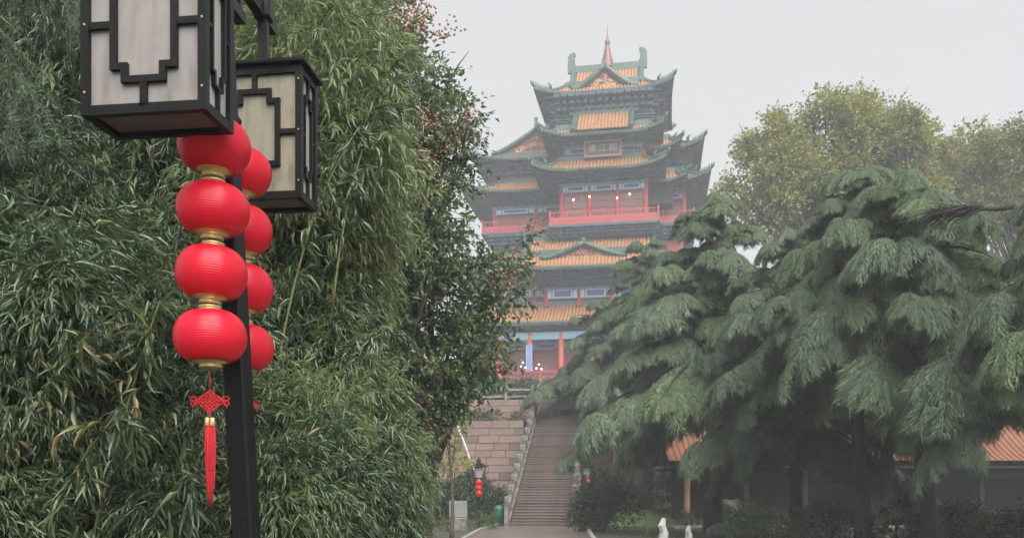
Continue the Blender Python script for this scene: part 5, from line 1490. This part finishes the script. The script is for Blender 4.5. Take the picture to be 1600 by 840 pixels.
shrub('garden_shrub', 'low light green plants around the notice board', 700, 40, 806, 80, 76, 'lowgreen', dens=30, leaf=.10, wid=.3)
shrub('garden_shrub', 'sparse bush before the block wall, right of the whitewashed trunk', 1060, 50, 712, 70, 77, dens=9, leaf=.13, n=8)
shrub('garden_shrub', 'leafy bush at the lawn edge left of the brown column', 1075, 45, 795, 40, 78, dens=30, leaf=.1)
shrub('hedge_plant', 'low dark hedge under the narrow cedar trunk', 1180, 30, 778, 100, 79, dens=40, leaf=.08, n=10)
shrub('hedge_plant', 'low dark hedge between narrow and leaning cedar trunks', 1300, 29, 774, 130, 80, dens=40, leaf=.08, n=12)
shrub('hedge_plant', 'low hedge with paler tips right of the leaning trunk', 1500, 27, 776, 140, 81, dens=40, leaf=.08, n=12)
shrub('hedge_plant', 'low hedge at the lower right corner under the edge cedar', 1600, 25, 780, 120, 82, dens=40, leaf=.08, n=12)
shrub('hedge_plant', 'low hedge at the foot of the middle cedar trunk', 1400, 28, 782, 110, 83, dens=40, leaf=.08, n=10)
shrub('hedge_plant', 'dark ground shrub by the pale stones', 1010, 33, 820, 90, 84, dens=40, leaf=.08, n=8)
shrub('terrace_shrub', 'hazy shrub on the terrace below the red tower railing', 765, 80, 597, 80, 85, dens=7, leaf=.3, base=hill_h(at(765, 0, 80).x, 80), n=9)
shrub('terrace_shrub', 'hazy bush at the terrace edge above the wall, farther left', 715, 74, 585, 90, 86, dens=7, leaf=.3, base=hill_h(at(715, 0, 74).x, 74), n=9)
shrub('terrace_shrub', 'wide bush right of the stair head under the cedar boughs', 1010, 72, 590, 120, 87, dens=7, leaf=.3, base=hill_h(at(1010, 0, 72).x, 72), n=10)
shrub('terrace_shrub', 'faint bushes at the tower foot right under its red railing', 830, 84, 592, 150, 89, dens=9, leaf=.26, base=hill_h(at(830, 0, 84).x, 84) - .2, n=14)
shrub('terrace_shrub', 'faint bushes at the tower foot behind the cedar bough', 930, 84, 588, 130, 90, dens=9, leaf=.26, base=hill_h(at(930, 0, 84).x, 84) - .2, n=14)
shrub('terrace_shrub', 'dim shrubs closing off the head of the stairs', 862, 77, 594, 120, 93, dens=10, leaf=.22, base=hill_h(at(862, 0, 77).x, 77) - .2, n=14)
shrub('wall_creeper', 'creeping plants trailing over the upper wall tier', 765, 62.2, 640, 110, 88, dens=12, leaf=.18, base=6.2, n=12)
# ------------------------------------------------------------------ bare dark broken branch among the cedars, cedar boughs near the camera
def dead_bough():
    p = at(1560, 326, 21.8); t = empty('broken_branch', p); tag(t, 'bare dark broken branch lying on the cedar boughs at the right', 'branch')
    rg = random.Random(3); m = MB(); tip = at(1446, 338, 21.8) - p
    m.tube([Vector((.35, 0, .05)), Vector((0, 0, 0)), tip * .35 + Vector((0, 0, .06)), tip * .7], [.07, .06, .045, .02], 7); m.build('stem', M['bark'], t)
    w_ = MB()
    for i in range(170):
        s = rg.uniform(.15, .75); a = tip * s + Vector((0, 0, .05)); L = rg.uniform(.35, 1.0)
        d = (tip.normalized() + Vector((rg.gauss(0, .22), rg.gauss(0, .35), rg.gauss(-.05, .25)))).normalized()
        w_.tube([a, a + d * L * .5 + Vector((0, 0, .03)), a + d * L + Vector((0, 0, -.08 * L))], [.014, .012, .005], 4)
    o = w_.build('twigs', M['bark'], t); o['kind'] = 'stuff'
dead_bough()
def near_bough(label, p0, p1, seed, strand, width, drop, n2=60, hang=.5):
    rng = np.random.default_rng(seed); rg = random.Random(seed)
    t = empty('cedar_bough', p0); tag(t, label, 'branch', 'overhanging boughs')
    a = Vector((0, 0, 0)); b_ = Vector(p1) - Vector(p0)
    bp = lambda s: a.lerp(b_, s) + Vector((0, 0, drop * (s - s * s * 1.6)))
    m = MB(); ss_ = np.linspace(0, 1, 12); m.tube([bp(s) for s in ss_], [.022 * (1 - .85 * s) + .004 for s in ss_], 6); m.build('stem', M['bark'], t)
    PP, FF, SS, QQ = [], [], [], []; tm = MB()
    for j in range(n2):
        s = .05 + .95 * (j + rg.random()) / n2; p = bp(s)
        d = Vector((rg.gauss(0, .5), rg.gauss(0, .5), -1)).normalized(); l2 = hang * rg.uniform(.5, 1.2)
        e = p + d * l2; tm.tube([p, p.lerp(e, .5) + Vector((rg.gauss(0, .02), 0, 0)), e], [.005, .004, .002], 4)
        n3 = int(l2 * 260); u = rng.random(n3)
        PP.append(np.array(p)[None] + np.outer(u * l2, np.array(d)))
        FF.append(norm(rng.normal(0, 1, (n3, 3)) + np.array([0, 0, -.9])))
        SS.append(rng.uniform(.6, 1.2, n3)); QQ.append(np.clip(rng.normal(.4, .2, n3), 0, 1))
    o = tm.build('twigs', M['bark'], t); o['kind'] = 'stuff'
    P = np.concatenate(PP); F = np.concatenate(FF); S = np.concatenate(SS); Q = np.concatenate(QQ)
    x, y, z = frames(F, ball(rng, len(P)), rng)
    sc = np.stack([np.full(len(P), width), strand * S, strand * S * .3], 1)
    o = link_mesh('needles', scatter_mesh('needles', OVAL_V, OVAL_F, P, x, y, z, sc, Q, LM['cedar']), t); o['kind'] = 'stuff'
near_bough('blue-green cedar bough hanging into the upper left corner', at(-60, -120, 6.4), at(130, -10, 6.6), 91, .055, .005, .1, 60, .6)
near_bough('longer cedar bough trailing down the left edge', at(-80, -60, 6.2), at(50, 130, 6.2), 92, .055, .005, .15, 70, .6)

# ------------------------------------------------------------------ rain mist: one even body of air round everything
hz = MB(); hz.box(-420, 420, -420, 420, -6, 75)
hzo = hz.build('haze', []); tag(hzo, kind='stuff')
hm = bpy.data.materials.new('haze'); hm.use_nodes = True
nt = hm.node_tree; nt.nodes.clear()
ho = nt.nodes.new('ShaderNodeOutputMaterial'); pvn = nt.nodes.new('ShaderNodeVolumePrincipled')
pvn.inputs['Color'].default_value = (0.90, 0.94, 1.0, 1); pvn.inputs['Density'].default_value = 0.0016; pvn.inputs['Anisotropy'].default_value = 0.1
nt.links.new(pvn.outputs[0], ho.inputs['Volume'])
hzo.data.materials.append(hm)
